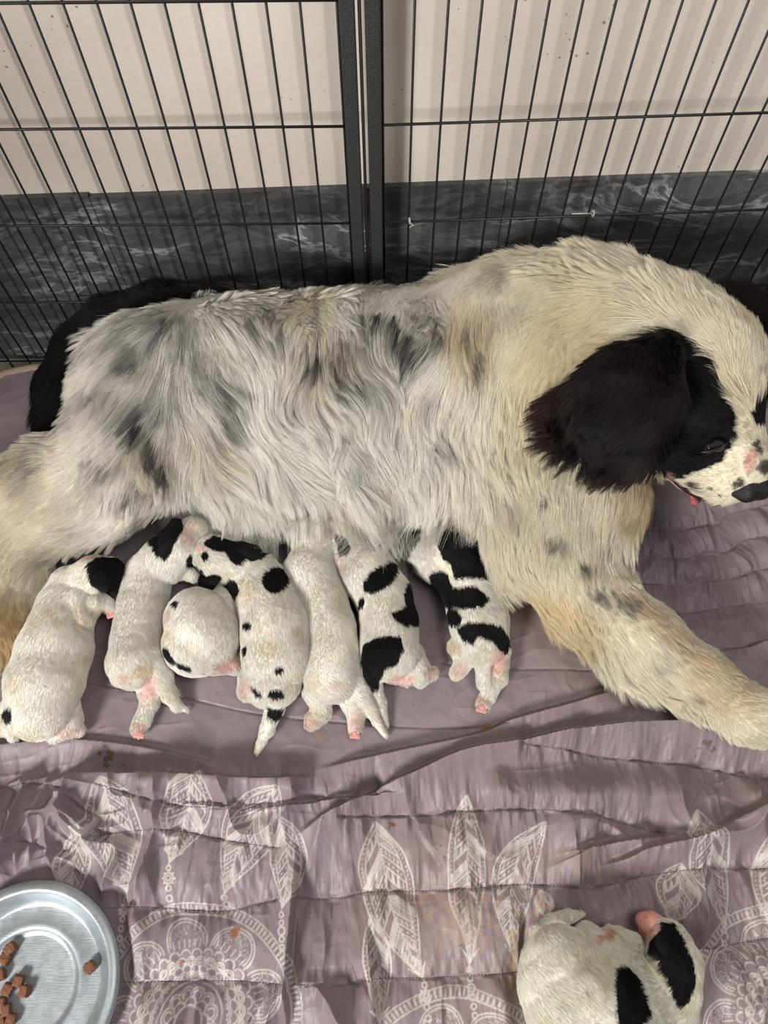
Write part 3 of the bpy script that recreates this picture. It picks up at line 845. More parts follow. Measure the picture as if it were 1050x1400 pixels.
spots = [  # px, py, rx, ry, angle, strength
    (427, 500, 18, 12, -50, .92), (419, 476, 16, 9, -40, .75), (464, 524, 10, 17, 20, .75), (471, 545, 9, 14, 15, .75), (499, 527, 11, 19, 15, .8), (455, 505, 8, 10, 0, .5),
    (229, 452, 34, 22, 30, .5), (176, 500, 22, 18, 0, .4), (285, 525, 30, 22, 30, .55), (315, 550, 26, 30, 20, .55), (341, 447, 14, 14, 0, .45),
    (347, 492, 14, 10, 0, .5), (400, 535, 22, 40, 10, .3), (520, 450, 40, 22, 20, .8), (560, 482, 36, 20, 40, .75), (592, 445, 20, 12, 70, .7), (575, 432, 16, 8, 0, .45),
    (187, 593, 16, 34, -35, .8), (214, 640, 12, 32, -25, .9), (176, 682, 26, 14, -20, .75), (120, 545, 30, 14, -20, .45), (150, 640, 16, 14, 0, .4), (235, 560, 30, 20, 0, .45),
    (650, 500, 10, 30, 10, .5), (640, 460, 6, 18, 0, .45), (655, 525, 9, 12, 0, .4), (675, 620, 8, 10, 0, .35), (600, 600, 14, 26, 10, .4), (540, 590, 14, 22, 5, .35), (585, 550, 12, 22, 0, .35),
    (440, 590, 14, 26, 0, .35), (380, 470, 16, 10, 0, .35), (470, 600, 10, 24, 0, .35), (300, 600, 22, 30, 0, .35), (260, 490, 18, 14, 0, .4),
    (743, 684, 5, 9, 25, 1.0), (765, 735, 26, 9, 15, .45), (690, 690, 24, 16, 0, .3), (803, 775, 10, 14, 10, .55), (825, 815, 30, 16, 25, .5), (862, 830, 18, 16, 30, .5), (905, 905, 12, 20, 30, .3), (952, 915, 12, 8, 0, .3), (960, 955, 10, 6, 0, .3), (40, 640, 24, 14, 0, .3), (60, 760, 30, 14, 0, .3), (20, 780, 20, 12, 0, .3),
    (700, 420, 18, 10, 0, .12), (760, 740, 12, 6, 0, .4), (600, 470, 16, 10, 0, .5), (320, 590, 14, 20, 0, .4), (370, 560, 12, 20, 0, .3)]
headpoly = [(840, 490), (868, 462), (905, 447), (942, 460), (968, 488), (990, 530), (1008, 570), (1010, 596), (996, 618), (985, 632), (958, 642), (930, 655), (912, 650), (880, 640), (850, 600)]
farpoly = [(1024, 566), (1034, 548), (1060, 535), (1065, 580), (1040, 584), (1030, 578)]
C_dark = np.array(lin(22, 19, 20))
def dog_color(px, py, p, skin=False):
    px = np.asarray(px, float); py = np.asarray(py, float)
    c = np.tile(np.array(lin(240, 236, 226)), px.shape + (1,))
    def blend(k, col):
        nonlocal c
        k = np.clip(k, 0, 1)[..., None]; c = c * (1 - k) + np.array(lin(*col)) * k
    n = fbm(p, 11, 2, 801)
    blend(sstep(560, 700, px) * .7, (240, 229, 200))
    blend(sstep(330, 120, px) * .5, (222, 216, 206))
    blend(sstep(160, 20, px) * sstep(560, 640, py) * .6, (214, 196, 160))
    blend(sstep(.15, .7, n) * .4, (226, 212, 180))
    blend((1 - sstep(.6, 1.4, ell(px, py, 770, 500, 60, 120, 20))) * .5, (238, 218, 172))
    blend((1 - sstep(.5, 1.3, ell(px, py, 760, 850, 70, 40, 30))) * .6, (228, 202, 150))
    blend((1 - sstep(.6, 1.3, ell(px, py, 905, 855, 90, 16, 42))) * .45, (200, 160, 122))
    blend((1 - sstep(.6, 1.3, ell(px, py, 985, 935, 60, 40, 40))) * .45, (220, 192, 152))
    blend((1 - sstep(.6, 1.3, ell(px, py, 880, 680, 40, 50, 0))) * .6, (196, 168, 124))
    blend((1 - sstep(.6, 1.3, ell(px, py, 640, 470, 40, 60, 0))) * .55, (206, 186, 148))
    blend((1 - sstep(.6, 1.2, ell(px, py, 20, 870, 60, 50, 0))) * .7, (196, 160, 104))
    # soft mottling over flank and rump
    fz = np.clip(.75 + .9 * noise(p * np.array([1.0, .45, .7]), 150, 871), .1, 1.3)
    q = p * np.array([1.0, .55, .8])
    mo = fbm(q, 34, 2, 820)
    zone = sstep(690, 600, px) * sstep(60, 110, px) * sstep(690, 620, py) * sstep(400, 425, py)
    blend(zone * sstep(.3, .8, mo) * .42 * fz, (100, 94, 96))
    mo2 = fbm(q + 3, 20, 2, 830)
    blend(sstep(380, 240, px) * sstep(700, 640, py) * sstep(410, 440, py) * sstep(-.1, .6, mo2) * .5 * fz, (84, 80, 84))
    jx, jy = jig(px, py, p, 7, 60)
    jx2, jy2 = jig(px, py, p, 4, 160, 3)
    jx = jx + jx2 - px; jy = jy + jy2 - py
    for a, b, rx, ry, an, s in spots:
        e = ell(jx, jy, a, b, rx, ry, an) if s < .95 else ell(px, py, a, b, rx, ry, an)
        blend((1 - sstep(.6, 1.25, e)) * s * (1.15 * fz if s < .9 else 1), (62, 56, 62) if s < .95 else (52, 48, 44))
    hx, hy = jig(px, py, p, 4, 90, 7)
    m = in_poly(hx, hy, headpoly) | in_poly(hx, hy, farpoly)
    c[m] = C_dark
    # muzzle: specks, pink bridge
    e = 1 - sstep(.6, 1.1, ell(px, py, 1026, 630, 9, 20, 18)); blend(e * .8, (222, 170, 158))
    e = 1 - sstep(.6, 1.1, ell(px, py, 918, 652, 12, 5, 35)); blend(e * .8, (214, 160, 150))
    for a, b, r_ in ((999, 594, 5), (1002, 604, 4), (1035, 606, 5), (1038, 615, 4), (972, 668, 2.4), (985, 676, 2), (945, 662, 5), (952, 666, 4), (1046, 640, 8), (1004, 664, 5), (1012, 660, 5), (960, 675, 1.6)):
        blend((1 - sstep(.7, 1.2, ell(jx2, jy2, a, b, r_, r_ * 1.2))) * .9, (40, 36, 38))
    if skin:
        e = sstep(690, 712, py) * sstep(240, 270, px) * sstep(680, 640, px) * sstep(.14, .08, p[..., 2]); blend(e * .9, (196, 140, 134))
    return c
dpx, dpy = project(dv)
dog_me = mesh_np('body', dv, df, dog_color(dpx, dpy, dv, True))
link('body', dog_me, dog, [M_skin])
G = [(150, 450, .2, -1, .5), (200, 440, .25, -.6, .8), (270, 440, .26, .2, 1), (330, 430, .27, .8, .8), (420, 430, .27, .5, 1), (520, 420, .28, .3, 1), (600, 420, .28, -.3, 1),
     (130, 540, .2, -1, .2), (200, 540, .27, -.8, .5), (260, 520, .27, .4, .8), (330, 550, .28, .9, .9), (420, 540, .28, .1, 1), (550, 540, .29, .25, 1), (640, 540, .3, .1, 1),
     (90, 620, .15, -1, .3), (60, 700, .12, -1, .45), (180, 650, .2, -.5, .4), (230, 640, .2, .5, .8), (200, 700, .12, .3, .8), (20, 680, .1, -1, .5), (120, 740, .08, -.8, .6),
     (270, 660, .2, .2, 1), (380, 650, .18, .3, 1), (500, 660, .18, .15, 1), (600, 650, .2, 0, 1), (650, 690, .14, -.1, 1),
     (680, 440, .33, -.5, .8), (760, 390, .3, -.9, .2), (760, 470, .33, -.8, .6), (850, 400, .33, -1, -.1), (930, 410, .33, -.6, -.6), (1000, 460, .33, -.35, -.9), (1025, 510, .32, -.2, -1),
     (1000, 560, .3, -.4, -.8), (960, 540, .36, -.7, .2), (975, 620, .3, -.9, .1), (1010, 640, .27, -.8, -.2), (960, 665, .24, -.9, .0),
     (740, 600, .3, -.1, 1), (820, 640, .25, .2, 1), (870, 690, .18, .25, 1), (720, 690, .2, 0, 1), (690, 620, .26, -.1, 1),
     (780, 780, .12, .35, 1), (860, 850, .1, .9, 1), (900, 860, .08, 1, .8), (950, 930, .07, 1, .75), (1010, 970, .05, 1, .6), (720, 830, .06, .1, 1), (800, 880, .04, .2, 1), (870, 920, .03, .5, 1),
     (40, 820, .05, .1, 1), (0, 870, .05, .2, 1)]
dog_flow = flow_field(G)
def dog_len(px, py, p):
    L = np.full(px.shape, .034)
    def setl(k, v):
        nonlocal L
        k = np.clip(k, 0, 1); L = L * (1 - k) + v * k
    setl(sstep(560, 690, py) * sstep(200, 260, px) * sstep(720, 650, px), .060)
    setl(sstep(420, 300, px) * .6, .042)
    setl(sstep(640, 690, py) * sstep(240, 200, px), .020); setl(sstep(180, 110, px), .026); setl(1 - sstep(.7, 1.2, ell(px, py, 190, 640, 60, 50)), .026)
    setl(sstep(430, 380, px) * sstep(200, 240, px) * sstep(610, 650, py), .044)
    setl(sstep(280, 260, px) * sstep(180, 200, px) * sstep(610, 650, py), .024)
    setl(1 - sstep(.7, 1.1, ell(px, py, 850, 700, 90, 70)), .05)
    setl(sstep(880, 930, px) * sstep(560, 500, py) * .6, .022)
    setl((1 - sstep(2, 7, np.abs(px - 645 + 4 * np.sin(py / 40)))) * sstep(380, 400, py) * sstep(600, 540, py) * .55, .012)
    setl(sstep(450, 425, py) * sstep(620, 560, px), .020)
    leg = sstep(740, 800, py) * sstep(690, 730, px)
    setl(leg, .019)
    setl(leg * sstep(-15, 25, (py - 830) - (px - 760) * .62) * sstep(950, 880, px), .045)
    setl(leg * sstep(940, 1000, px), .013)
    face = sstep(880, 930, px) * sstep(540, 570, py) * sstep(740, 720, py)
    setl(face, .012); setl(face * (1 - sstep(.7, 1.3, ell(px, py, 1008, 645, 50, 40, 30))), .0045)
    return L
def dog_keep(px, py, p):
    bald = sstep(696, 706, py) * sstep(250, 280, px) * sstep(400, 370, px) * sstep(.13, .07, p[..., 2])
    nose = ell(px, py, 1026, 673, 22, 9, -8) < 1
    return np.where(nose, 0, 1 - .9 * bald)
K = .3 if QUICK else 1
grow('undercoat', dog, dv, df, int(230000 * K), dog_color, dog_flow, dog_len, .00022, steps=7, lift=.3, spread=.22, gravity=.16, wave=.30, wscale=26, clump=.55, clumps=9000, seed=3, keep=dog_keep, colat=.4, tint=.06)
grow('long_coat', dog, dv, df, int(170000 * K), lambda a, b, p: dog_color(a, b, p) * (1.04 + .12 * noise(p, 55, 44)[:, None]), dog_flow, lambda a, b, p: dog_len(a, b, p) * (1 + .5 * sstep(700, 640, a) * sstep(90, 160, a)) * (1.2 + .35 * noise(p, 45, 46)), .00020, steps=10, lift=.24, spread=.10, gravity=.20, wave=.46, wscale=18, clump=.8, clumps=5200, seed=4, keep=dog_keep, colat=.5, tint=.05)
# near ear: flap of leather with long silky black hair
E_ = chain([(905, 480, .372, 30), (865, 535, .368, 48), (845, 592, .322, 46), (826, 615, .290, 30)], .3) + chain([(860, 535, .366, 42), (808, 562, .328, 28), (772, 568, .305, 14)], .35)
ev, ef = sdf_mesh(E_, .004, .02)
ear_me = mesh_np('ear', ev, ef, np.tile(C_dark, (len(ev), 1)))
ear = tag(link('ear', ear_me, dog, [M_skin]), 'long black hanging ear on the near side')
ear_flow = flow_field([(900, 480, .37, -.6, .9), (850, 530, .37, -.9, .7), (800, 570, .35, -1, .35), (750, 575, .34, -1, .1), (840, 600, .35, -.5, .9), (800, 640, .33, -.25, 1), (870, 640, .34, -.1, 1), (880, 580, .36, -.2, 1)])
blk = lambda a, b, p: np.array(lin(27, 22, 22)) * (1 + .5 * noise(p, 70, 45)[:, None]) + np.array(lin(58, 40, 34)) * (sstep(800, 735, a) * .5 + sstep(640, 668, b) * .35)[:, None]
grow('ear_hair', ear, ev, ef, int(42000 * K), blk, ear_flow, lambda a, b, p: .030 + .024 * sstep(830, 760, a) + .010 * sstep(620, 650, b), .00022, steps=8, lift=.2, spread=.12, gravity=.25, wave=.35, wscale=30, clump=.8, clumps=1100, seed=6, colat=.8, tint=.12, label='silky black ear hair')
# far ear and black far side of the rump
E2 = chain([(985, 430, .25, 34), (1018, 452, .215, 44), (1045, 505, .175, 44)], .5)
e2v, e2f = sdf_mesh(E2, .005, .02)
e2 = tag(link('ear', mesh_np('ear', e2v, e2f, np.tile(np.array(lin(20, 15, 14)), (len(e2v), 1))), dog, [M_skin]), 'brownish black ear on the far side')
brn = lambda a, b, p: np.tile(np.array(lin(30, 21, 19)), (len(a), 1))
grow('ear_hair', e2, e2v, e2f, int(9000 * K), brn, flow_field([(985, 415, .2, -.3, -1), (1040, 470, .2, .5, -.8), (1060, 520, .2, .8, -.4)]), lambda a, b, p: np.full(a.shape, .038), .0003, steps=6, lift=.9, spread=.6, gravity=.1, wave=.5, wscale=40, clump=.4, clumps=500, seed=7)
T = chain([(66, 575, .05, 22), (84, 530, .07, 32), (115, 482, .09, 38), (155, 448, .11, 38), (215, 428, .135, 34), (290, 428, .165, 30), (350, 436, .175, 24)])
tv, tf = sdf_mesh(T, .005, .02, floor=.012)
tail = tag(link('tail', mesh_np('tail', tv, tf, np.tile(np.array(lin(16, 13, 14)), (len(tv), 1))), dog, [M_skin]), 'black tail curled up behind the rump')
dk = lambda a, b, p: np.tile(np.array(lin(19, 15, 16)), (len(a), 1))
grow('tail_hair', tail, tv, tf, int(14000 * K), dk, flow_field([(70, 590, .04, -.3, 1), (100, 520, .06, -.7, .8), (160, 440, .1, -.9, .3), (250, 410, .15, -1, -.2), (340, 410, .17, -1, -.2)]), lambda a, b, p: np.full(a.shape, .02), .0003, steps=5, lift=.3, spread=.3, gravity=.2, wave=.2, clump=.5, clumps=900, seed=8)
Wd = chain([(560, 425, .175, 26), (600, 425, .17, 26)])
wv, wf = sdf_mesh(Wd, .005, .02)
wt = tag(link('withers', mesh_np('withers', wv, wf, np.tile(np.array(lin(16, 13, 14)), (len(wv), 1))), dog, [M_skin]), 'black patch on the far side of the back')
grow('withers_hair', wt, wv, wf, int(2500 * K), dk, flow_field([(580, 415, .17, -.4, -1)]), lambda a, b, p: np.full(a.shape, .02), .0003, steps=5, lift=.5, spread=.4, gravity=.1, wave=.2, clump=.4, clumps=200, seed=9)
# nose, mouth, eyes, tongue, claws
M_nose = simple('wet_black_nose', lin(26, 24, 26), .28, bump=.6, bscale=900)
nv, nf = sdf_mesh(chain([(1006, 671, .250, 9), (1020, 673, .252, 13), (1040, 671, .250, 13)]) + chain([(1022, 663, .258, 9), (1046, 654, .25, 12)]), .0012, .006)
link('nose', mesh_np('nose', nv, nf), dog, [M_nose])
M_lip = simple('dark_lip', lin(44, 34, 36), .4); M_pink = simple('pink_gum', lin(198, 148, 140), .5)
MB().tube([P(a, b, z) for a, b, z in ((912, 650, .245), (925, 660, .236), (938, 671, .226), (955, 680, .216), (975, 686, .212), (1000, 688, .214))], [.0015, .003, .003, .0028, .0022, .0012], 10).build('lip', M_lip, dog, True)
MB().tube([P(a, b, z) for a, b, z in ((914, 655, .236), (927, 666, .224), (945, 679, .212))], [.0008, .0014, .0008], 10).build('gum', M_pink, dog, True)
tg, tgf = sdf_mesh(chain([(947, 678, .214, 4), (950, 685, .204, 4.5), (955, 684, .202, 3)], .6), .0012, .004)
link('tongue', mesh_np('tongue', tg, tgf), dog, [simple('tongue_pink', lin(176, 98, 100), .4)])
ey, eyf = sdf_mesh(chain([(968, 612, .322, 6), (980, 609, .317, 8), (990, 604, .308, 5)], .7), .0012, .004)
link('eye', mesh_np('eye', ey, eyf), dog, [simple('eye_gloss', lin(30, 28, 32), .12)])
MB().tube([P(a, b, z) for a, b, z in ((958, 618, .326), (970, 618, .327), (982, 614, .324), (994, 606, .314))], [.0008, .0018, .0018, .0008], 8).build('eyelid', M_lip, dog, True)
M_claw = simple('horn_claw', lin(196, 176, 150), .4)
for a, b, z, dx, dy in ((1040, 1008, .012, 5, 6), (1062, 998, .012, 8, 4)):
    MB().tube([P(a, b, z), P(a + dx * .6, b + dy * .6, z - .001), P(a + dx, b + dy, z - .006)], [.003, .0022, .0006], 8).build('claw', M_claw, dog, True)

# ------------------------------------------------------------------ the puppies
C_w = lin(243, 238, 227); C_pink = (214, 168, 158)
def spine_guides(sp, z=.05, fan=.0):
    out = []
    for (a, b), (c, d) in zip(sp[:-1], sp[1:]):
        L = math.hypot(c - a, d - b) + 1e-6; ux, uy = (c - a) / L, (d - b) / L; nx, ny = -uy, ux; mx, my = (a + c) / 2, (b + d) / 2
        out.append((mx, my, z, ux, uy))
        for s in (-1, 1): out.append((mx + s * nx * 32, my + s * ny * 32, z * .6, ux + s * nx * .45, uy + s * ny * .45, -.3))
    return out
def puppy(label, chains, patches, spine, pinks=(), base=C_w, count=24000, k=.0042, length=.0065, seed=50, ears=(), pads=(), extra=(), cream=()):
    body = []
    for c in chains:
        if isinstance(c, dict): body += chain(c['abs'], c.get('zs', 1.0))
        else: body += rest(c)
    v, f = sdf_mesh(body, .0021, k, floor=.002, bump=lambda p: .0006 * noise(p, 90, seed))
    root = empty('puppy', (float(v[:, 0].mean()), float(v[:, 1].mean()), 0.0))
    tag(root, label, 'puppy')
    def color(px, py, p):
        px = np.asarray(px, float); py = np.asarray(py, float)
        c = np.tile(np.array(base), px.shape + (1,))
        n = fbm(p, 30, 2, seed)
        kk = (sstep(0, .8, n) * .45)[..., None]; c = c * (1 - kk) + np.array(lin(226, 212, 182)) * kk
        for (a, b, rx, ry, an, s, col) in [(*q, C_pink) for q in pinks] + [(*q, (222, 200, 160)) for q in cream]:
            e = ((1 - sstep(.5, 1.15, ell(px, py, a, b, rx, ry, an))) * s)[..., None]; c = c * (1 - e) + np.array(lin(*col)) * e
        jx, jy = jig(px, py, p, 1.3, 200, seed)
        m = np.zeros(px.shape, bool)
        for q in patches:
            m |= in_poly(jx, jy, q) if isinstance(q, list) else (ell(jx, jy, *q) < 1)
        c[m] = np.array(lin(24, 21, 23)); return c
    px, py = project(v)
    link('body', mesh_np('body', v, f, color(px, py, v)), root, [M_skin])
    def keep(px, py, p):
        e = np.zeros(px.shape)
        for (a, b, rx, ry, an, s) in pinks:
            if s > .75: e = np.maximum(e, 1 - sstep(.6, 1.0, ell(px, py, a, b, rx, ry, an)))
        return 1 - .85 * e
    fl_ = flow_field(spine_guides(spine))
    grow('coat', root, v, f, int(count * 2.2 * K), color, fl_, lambda a, b, p: np.full(a.shape, length), .00017, steps=4, lift=.30, spread=.2, wave=.30, wscale=60, clump=.5, clumps=int(6500 * K), seed=seed, keep=keep, tint=.11)
    for e_ in ears:
        pts, black = e_
        evv, eff = sdf_mesh(chain(pts, .45), .0014, .005)
        cc = np.tile(np.array(lin(22, 20, 22)) if black else np.array(lin(232, 214, 200)), (len(evv), 1))
        eo = link('ear', mesh_np('ear', evv, eff, cc), root, [M_skin])
        if black: tag(eo, 'black ear')
        grow('ear_fur', eo, evv, eff, int(1600 * K), lambda a, b, p, cc=cc: np.tile(cc[0], (len(a), 1)), fl_, lambda a, b, p: np.full(a.shape, .004), .0002, steps=3, lift=.3, spread=.2, seed=seed + 1)
    for (a, b, z, s, ang) in pads:
        w_ = math.radians(ang); ux, uy = math.cos(w_), math.sin(w_); pb = []
        pb += chain([(a, b, z, s * .55), (a + ux * s * .2, b + uy * s * .2, z, s * .5)], .8)
        for j in (-1.5, -.5, .5, 1.5):
            tx = a + ux * s * .95 - uy * j * s * .42; ty = b + uy * s * .95 + ux * j * s * .42
            pb += chain([(tx - ux * s * .3, ty - uy * s * .3, z, s * .26), (tx, ty, z, s * .27)], .9)
        vv, ff = sdf_mesh(pb, .0009, .0016)
        tag(link('paw_pad', mesh_np('paw_pad', vv, ff), root, [M_pad]), 'pink paw pad with toes')
    for fn2 in extra: fn2(root)
    return root
M_pad = simple('pink_paw_pad', lin(216, 150, 144), .5, bump=.3, bscale=500)
M_snout = simple('pink_snout_skin', lin(226, 160, 148), .45, bump=.3, bscale=350)

puppy('white puppy leftmost in the row, black head patch, pink front paw stretched right',
      [[(122, 795, 24), (100, 806, 33), (90, 830, 37), (74, 890, 49), (62, 930, 51), (54, 965, 46)],
       {'abs': [(108, 800, .045, 27), (130, 788, .062, 28), (150, 782, .055, 21)]},
       {'abs': [(104, 818, .066, 16), (112, 850, .064, 15), (113, 864, .058, 9)]}, {'abs': [(116, 852, .060, 10), (130, 826, .062, 13), (142, 822, .056, 11), (152, 834, .050, 8)]},
       [(84, 960, 24), (92, 985, 20), (76, 1001, 13)], [(76, 1001, 12), (108, 998, 9)],
       [(18, 970, 17), (14, 990, 13), (18, 1006, 8)], [(14, 992, 12), (-6, 1000, 8)]],
      [[(118, 772), (132, 762), (160, 762), (173, 772), (168, 795), (152, 816), (136, 806), (122, 790)], (10, 977, 7, 10, 0)],
      [(120, 790), (90, 830), (72, 890), (56, 960), (40, 1010)], pinks=[(110, 855, 14, 14, 0, .3), (92, 1000, 24, 10, 0, .45), (126, 760, 30, 6, -10, .6), (146, 836, 10, 8, 0, .5)], seed=51,
      ears=[([(126, 776, .088, 8), (136, 790, .084, 11), (144, 802, .076, 8)], True)], pads=[(151, 834, .053, 9, 70)])
puppy('white puppy second from left, black ear, one pink hind foot kicked straight back',
      [[(224, 765, 31), (205, 785, 31), (193, 830, 32), (186, 875, 33), (184, 905, 37)],
       {'abs': [(226, 768, .046, 31), (242, 748, .070, 27), (264, 726, .070, 19)]}, {'abs': [(250, 775, .03, 20), (264, 786, .026, 10)]},
       [(168, 912, 18), (166, 924, 14), (174, 930, 9)],
       [(196, 915, 24), (204, 940, 17), (205, 960, 12), (196, 985, 11), (191, 996, 11)],
       {'abs': [(205, 893, .052, 14), (222, 925, .036, 12.5), (231, 950, .022, 10), (241, 965, .012, 7), (255, 971, .007, 2.5)]}],
      [[(205, 742), (212, 730), (226, 722), (240, 708), (252, 708), (252, 722), (240, 738), (234, 756), (226, 766), (214, 758)], (263, 766, 7, 9, 0)],
      [(225, 760), (196, 830), (186, 900), (205, 960)], pinks=[(203, 942, 13, 24, 10, .8), (198, 910, 13, 8, 0, .35), (258, 728, 12, 20, 20, .45), (168, 926, 16, 10, 0, .4), (192, 994, 11, 11, 0, .6)], cream=[(195, 918, 20, 10, 0, .6)], seed=52,
      ears=[([(240, 716, .096, 9), (230, 736, .097, 12), (224, 754, .088, 8)], True)], pads=[(191, 998, .0195, 9.5, 100)])
puppy('white puppy curled into a ball between two others, small black marks at its edge',
      [[(272, 850, 46), (278, 868, 48), (268, 880, 44), (300, 850, 30)], [(296, 900, 24), (318, 908, 13), (330, 900, 9)], {'abs': [(300, 835, .03, 36), (320, 815, .028, 30)]}],
      [[(222, 880), (228, 884), (240, 905), (232, 908), (224, 896)], [(240, 904), (262, 912), (258, 918), (240, 912)], [(236, 826), (243, 818), (247, 822), (241, 832)]],
      [(300, 830), (275, 862), (262, 900), (270, 918)], pinks=[(312, 908, 24, 12, -20, .7), (226, 842, 10, 14, 30, .4)], seed=53, count=20000)
def pup4x(root):
    MB().lathe(P(271, 750, .056), [(.0001, .003), (.003, .0025), (.0045, 0), (.003, -.003)], 16).build('nose', M_snout, root, True)
puppy('nursing puppy with dark head, white blaze and black ring round its tail',
      [{'abs': [(324, 772, .056, 34), (304, 766, .062, 34), (285, 756, .058, 24), (273, 750, .055, 12)]}, [(318, 785, 33), (345, 800, 36), (364, 822, 42), (377, 860, 47), (378, 900, 46), (372, 928, 40)],
       {'abs': [(355, 790, .05, 34), (375, 800, .045, 26)]},
       [(345, 930, 20), (338, 944, 14)], [(342, 944, 12), (352, 954, 8)], [(392, 930, 22)],
       {'abs': [(377, 940, .045, 17), (376, 965, .028, 13), (366, 995, .015, 9.5), (352, 1027, .007, 3.5)]}],
      [[(276, 742), (288, 733), (310, 737), (335, 742), (352, 746), (364, 758), (356, 764), (336, 762), (328, 772), (316, 768), (306, 754), (290, 752)],
       [(266, 768), (276, 780), (290, 798), (303, 800), (312, 790), (322, 794), (328, 806), (322, 818), (306, 812), (290, 808), (276, 800), (268, 786)],
       (280, 760, 5, 6, 0), (375, 792, 18, 18, 0), (338, 854, 6, 6, 0), (382, 915, 6, 5, 0), (378, 948, 12, 7, 0), [(340, 936), (350, 940), (360, 950), (352, 952)],
       [(364, 963), (374, 968), (388, 966), (386, 976), (376, 986), (366, 980)], (335, 888, 2.5, 7, 0)],
      [(300, 760), (345, 795), (375, 850), (376, 920), (366, 1000)], pinks=[(272, 750, 6, 6, 0, .9), (334, 940, 12, 16, 0, .45)], cream=[(366, 885, 22, 16, 0, .35)], seed=54, count=30000,
      ears=[([(330, 748, .092, 9), (345, 756, .084, 10), (352, 764, .074, 6)], True), ([(294, 790, .080, 8), (284, 796, .068, 10), (280, 790, .062, 8)], True)], extra=[pup4x])
puppy('all-white puppy with a long white tail, head hidden under the long belly hair',
      [[(438, 725, 27), (434, 752, 32), (424, 784, 36), (438, 820, 34), (450, 860, 35), (456, 895, 36), (453, 922, 38)],
       [(436, 945, 22), (440, 970, 13), (430, 982, 12)], [(436, 978, 12), (424, 990, 8)],
       [(476, 945, 20), (487, 975, 12), (486, 995, 10)],
       {'abs': [(476, 918, .045, 16), (492, 945, .030, 13), (506, 970, .018, 9), (526, 1006, .007, 2.5)]}],
      [], [(436, 740), (428, 790), (450, 860), (456, 925), (500, 960)], pinks=[(486, 985, 12, 20, 0, .55), (424, 988, 12, 8, 0, .5), (436, 726, 16, 10, 0, .5), (462, 935, 20, 8, 0, .25)], seed=55,
      pads=[(486, 1000, .018, 8.5, 95)])
puppy('nursing puppy with large black rump patch, second from the right in the row',
      [{'abs': [(472, 738, .046, 26), (482, 760, .044, 30)]}, [(482, 765, 31), (505, 785, 38), (524, 815, 38), (532, 850, 38), (532, 890, 40)],
       [(560, 895, 20), (570, 915, 17), (574, 926, 13)], [(574, 924, 12), (590, 920, 9)], [(535, 920, 13), (556, 930, 8)],
       {'abs': [(508, 912, .038, 19), (510, 938, .022, 12), (518, 960, .013, 9), (528, 989, .007, 3)]}],
      [(520, 788, 29, 15, -38), [(556, 792), (570, 802), (576, 830), (574, 852), (556, 856), (540, 848), (534, 836), (554, 828), (550, 810)], [(498, 878), (520, 869), (546, 868), (552, 884), (544, 906), (526, 914), (520, 926), (518, 944), (504, 942), (496, 920), (494, 896)],
       (494, 823, 5, 8, 20), [(456, 728), (468, 730), (480, 748), (476, 758), (464, 758)]],
      [(478, 750), (515, 800), (532, 860), (525, 920)], pinks=[(550, 928, 22, 9, 0, .8), (588, 918, 12, 10, 0, .5), (466, 770, 10, 20, 0, .3)], seed=56, count=28000)
puppy('white puppy banded with black, rightmost in the row, next to the mother front leg',
      [{'abs': [(558, 736, .042, 27), (584, 742, .056, 34), (605, 750, .052, 34)]}, [(600, 762, 36), (625, 775, 38), (645, 808, 39), (655, 850, 40), (658, 875, 37)],
       [(632, 885, 19), (636, 902, 14), (628, 916, 10)], [(632, 912, 10), (624, 921, 8)],
       [(680, 890, 18), (680, 925, 14), (668, 950, 10), (661, 962, 10)],
       {'abs': [(660, 880, .048, 14), (660, 905, .036, 12.5), (663, 935, .024, 9), (671, 956, .016, 3)]}],
      [[(535, 715), (560, 712), (578, 718), (572, 738), (556, 762), (545, 758), (538, 740)], [(596, 716), (632, 716), (652, 748), (684, 792), (660, 790), (620, 790), (616, 772), (605, 764), (596, 744)],
       [(586, 782), (600, 778), (612, 782), (618, 802), (650, 800), (668, 816), (660, 828), (636, 832), (616, 828), (598, 812), (586, 800)], (620, 842, 10, 13, -20), [(624, 856), (640, 848), (684, 852), (697, 872), (694, 892), (684, 890), (674, 876), (652, 868), (646, 880), (630, 872)],
       [(600, 800), (622, 820), (616, 832), (606, 824)]],
      [(585, 740), (630, 780), (655, 850), (665, 940)], pinks=[(681, 905, 12, 26, 10, .8), (630, 915, 14, 16, 0, .45), (574, 716, 16, 6, 0, .5), (661, 958, 11, 11, 0, .5)], cream=[(618, 885, 16, 12, 0, .4)], seed=57, count=30000,
      ears=[([(608, 724, .090, 10), (622, 736, .086, 11), (630, 748, .078, 8)], True), ([(556, 726, .068, 10), (548, 740, .062, 12)], True)], pads=[(660, 964, .0195, 9, 105)])
M_nost = simple('nostril_pink', lin(150, 88, 84), .5)
def pup8x(root):
    sv, sf = sdf_mesh(chain([(902, 1272, .030, 18), (888, 1262, .031, 15), (878, 1258, .029, 9)]) + chain([(896, 1280, .026, 15), (884, 1288, .022, 11)]) , .0014, .006)
    link('snout', mesh_np('snout', sv, sf), root, [M_snout])
    for a, b in ((884, 1254), (876, 1259)):
        MB().lathe(P(a, b, .0455), [(.0001, .0003), (.0007, .0001), (.0009, -.001)], 12).build('nostril', M_nost, root, True)
    MB().tube([P(a, b, z) for a, b, z in ((872, 1262, .034), (874, 1272, .034), (880, 1282, .032), (888, 1292, .030))], [.0004, .0008, .0008, .0004], 8).build('mouth', simple('mouth_line', lin(150, 82, 80), .4), root, True)
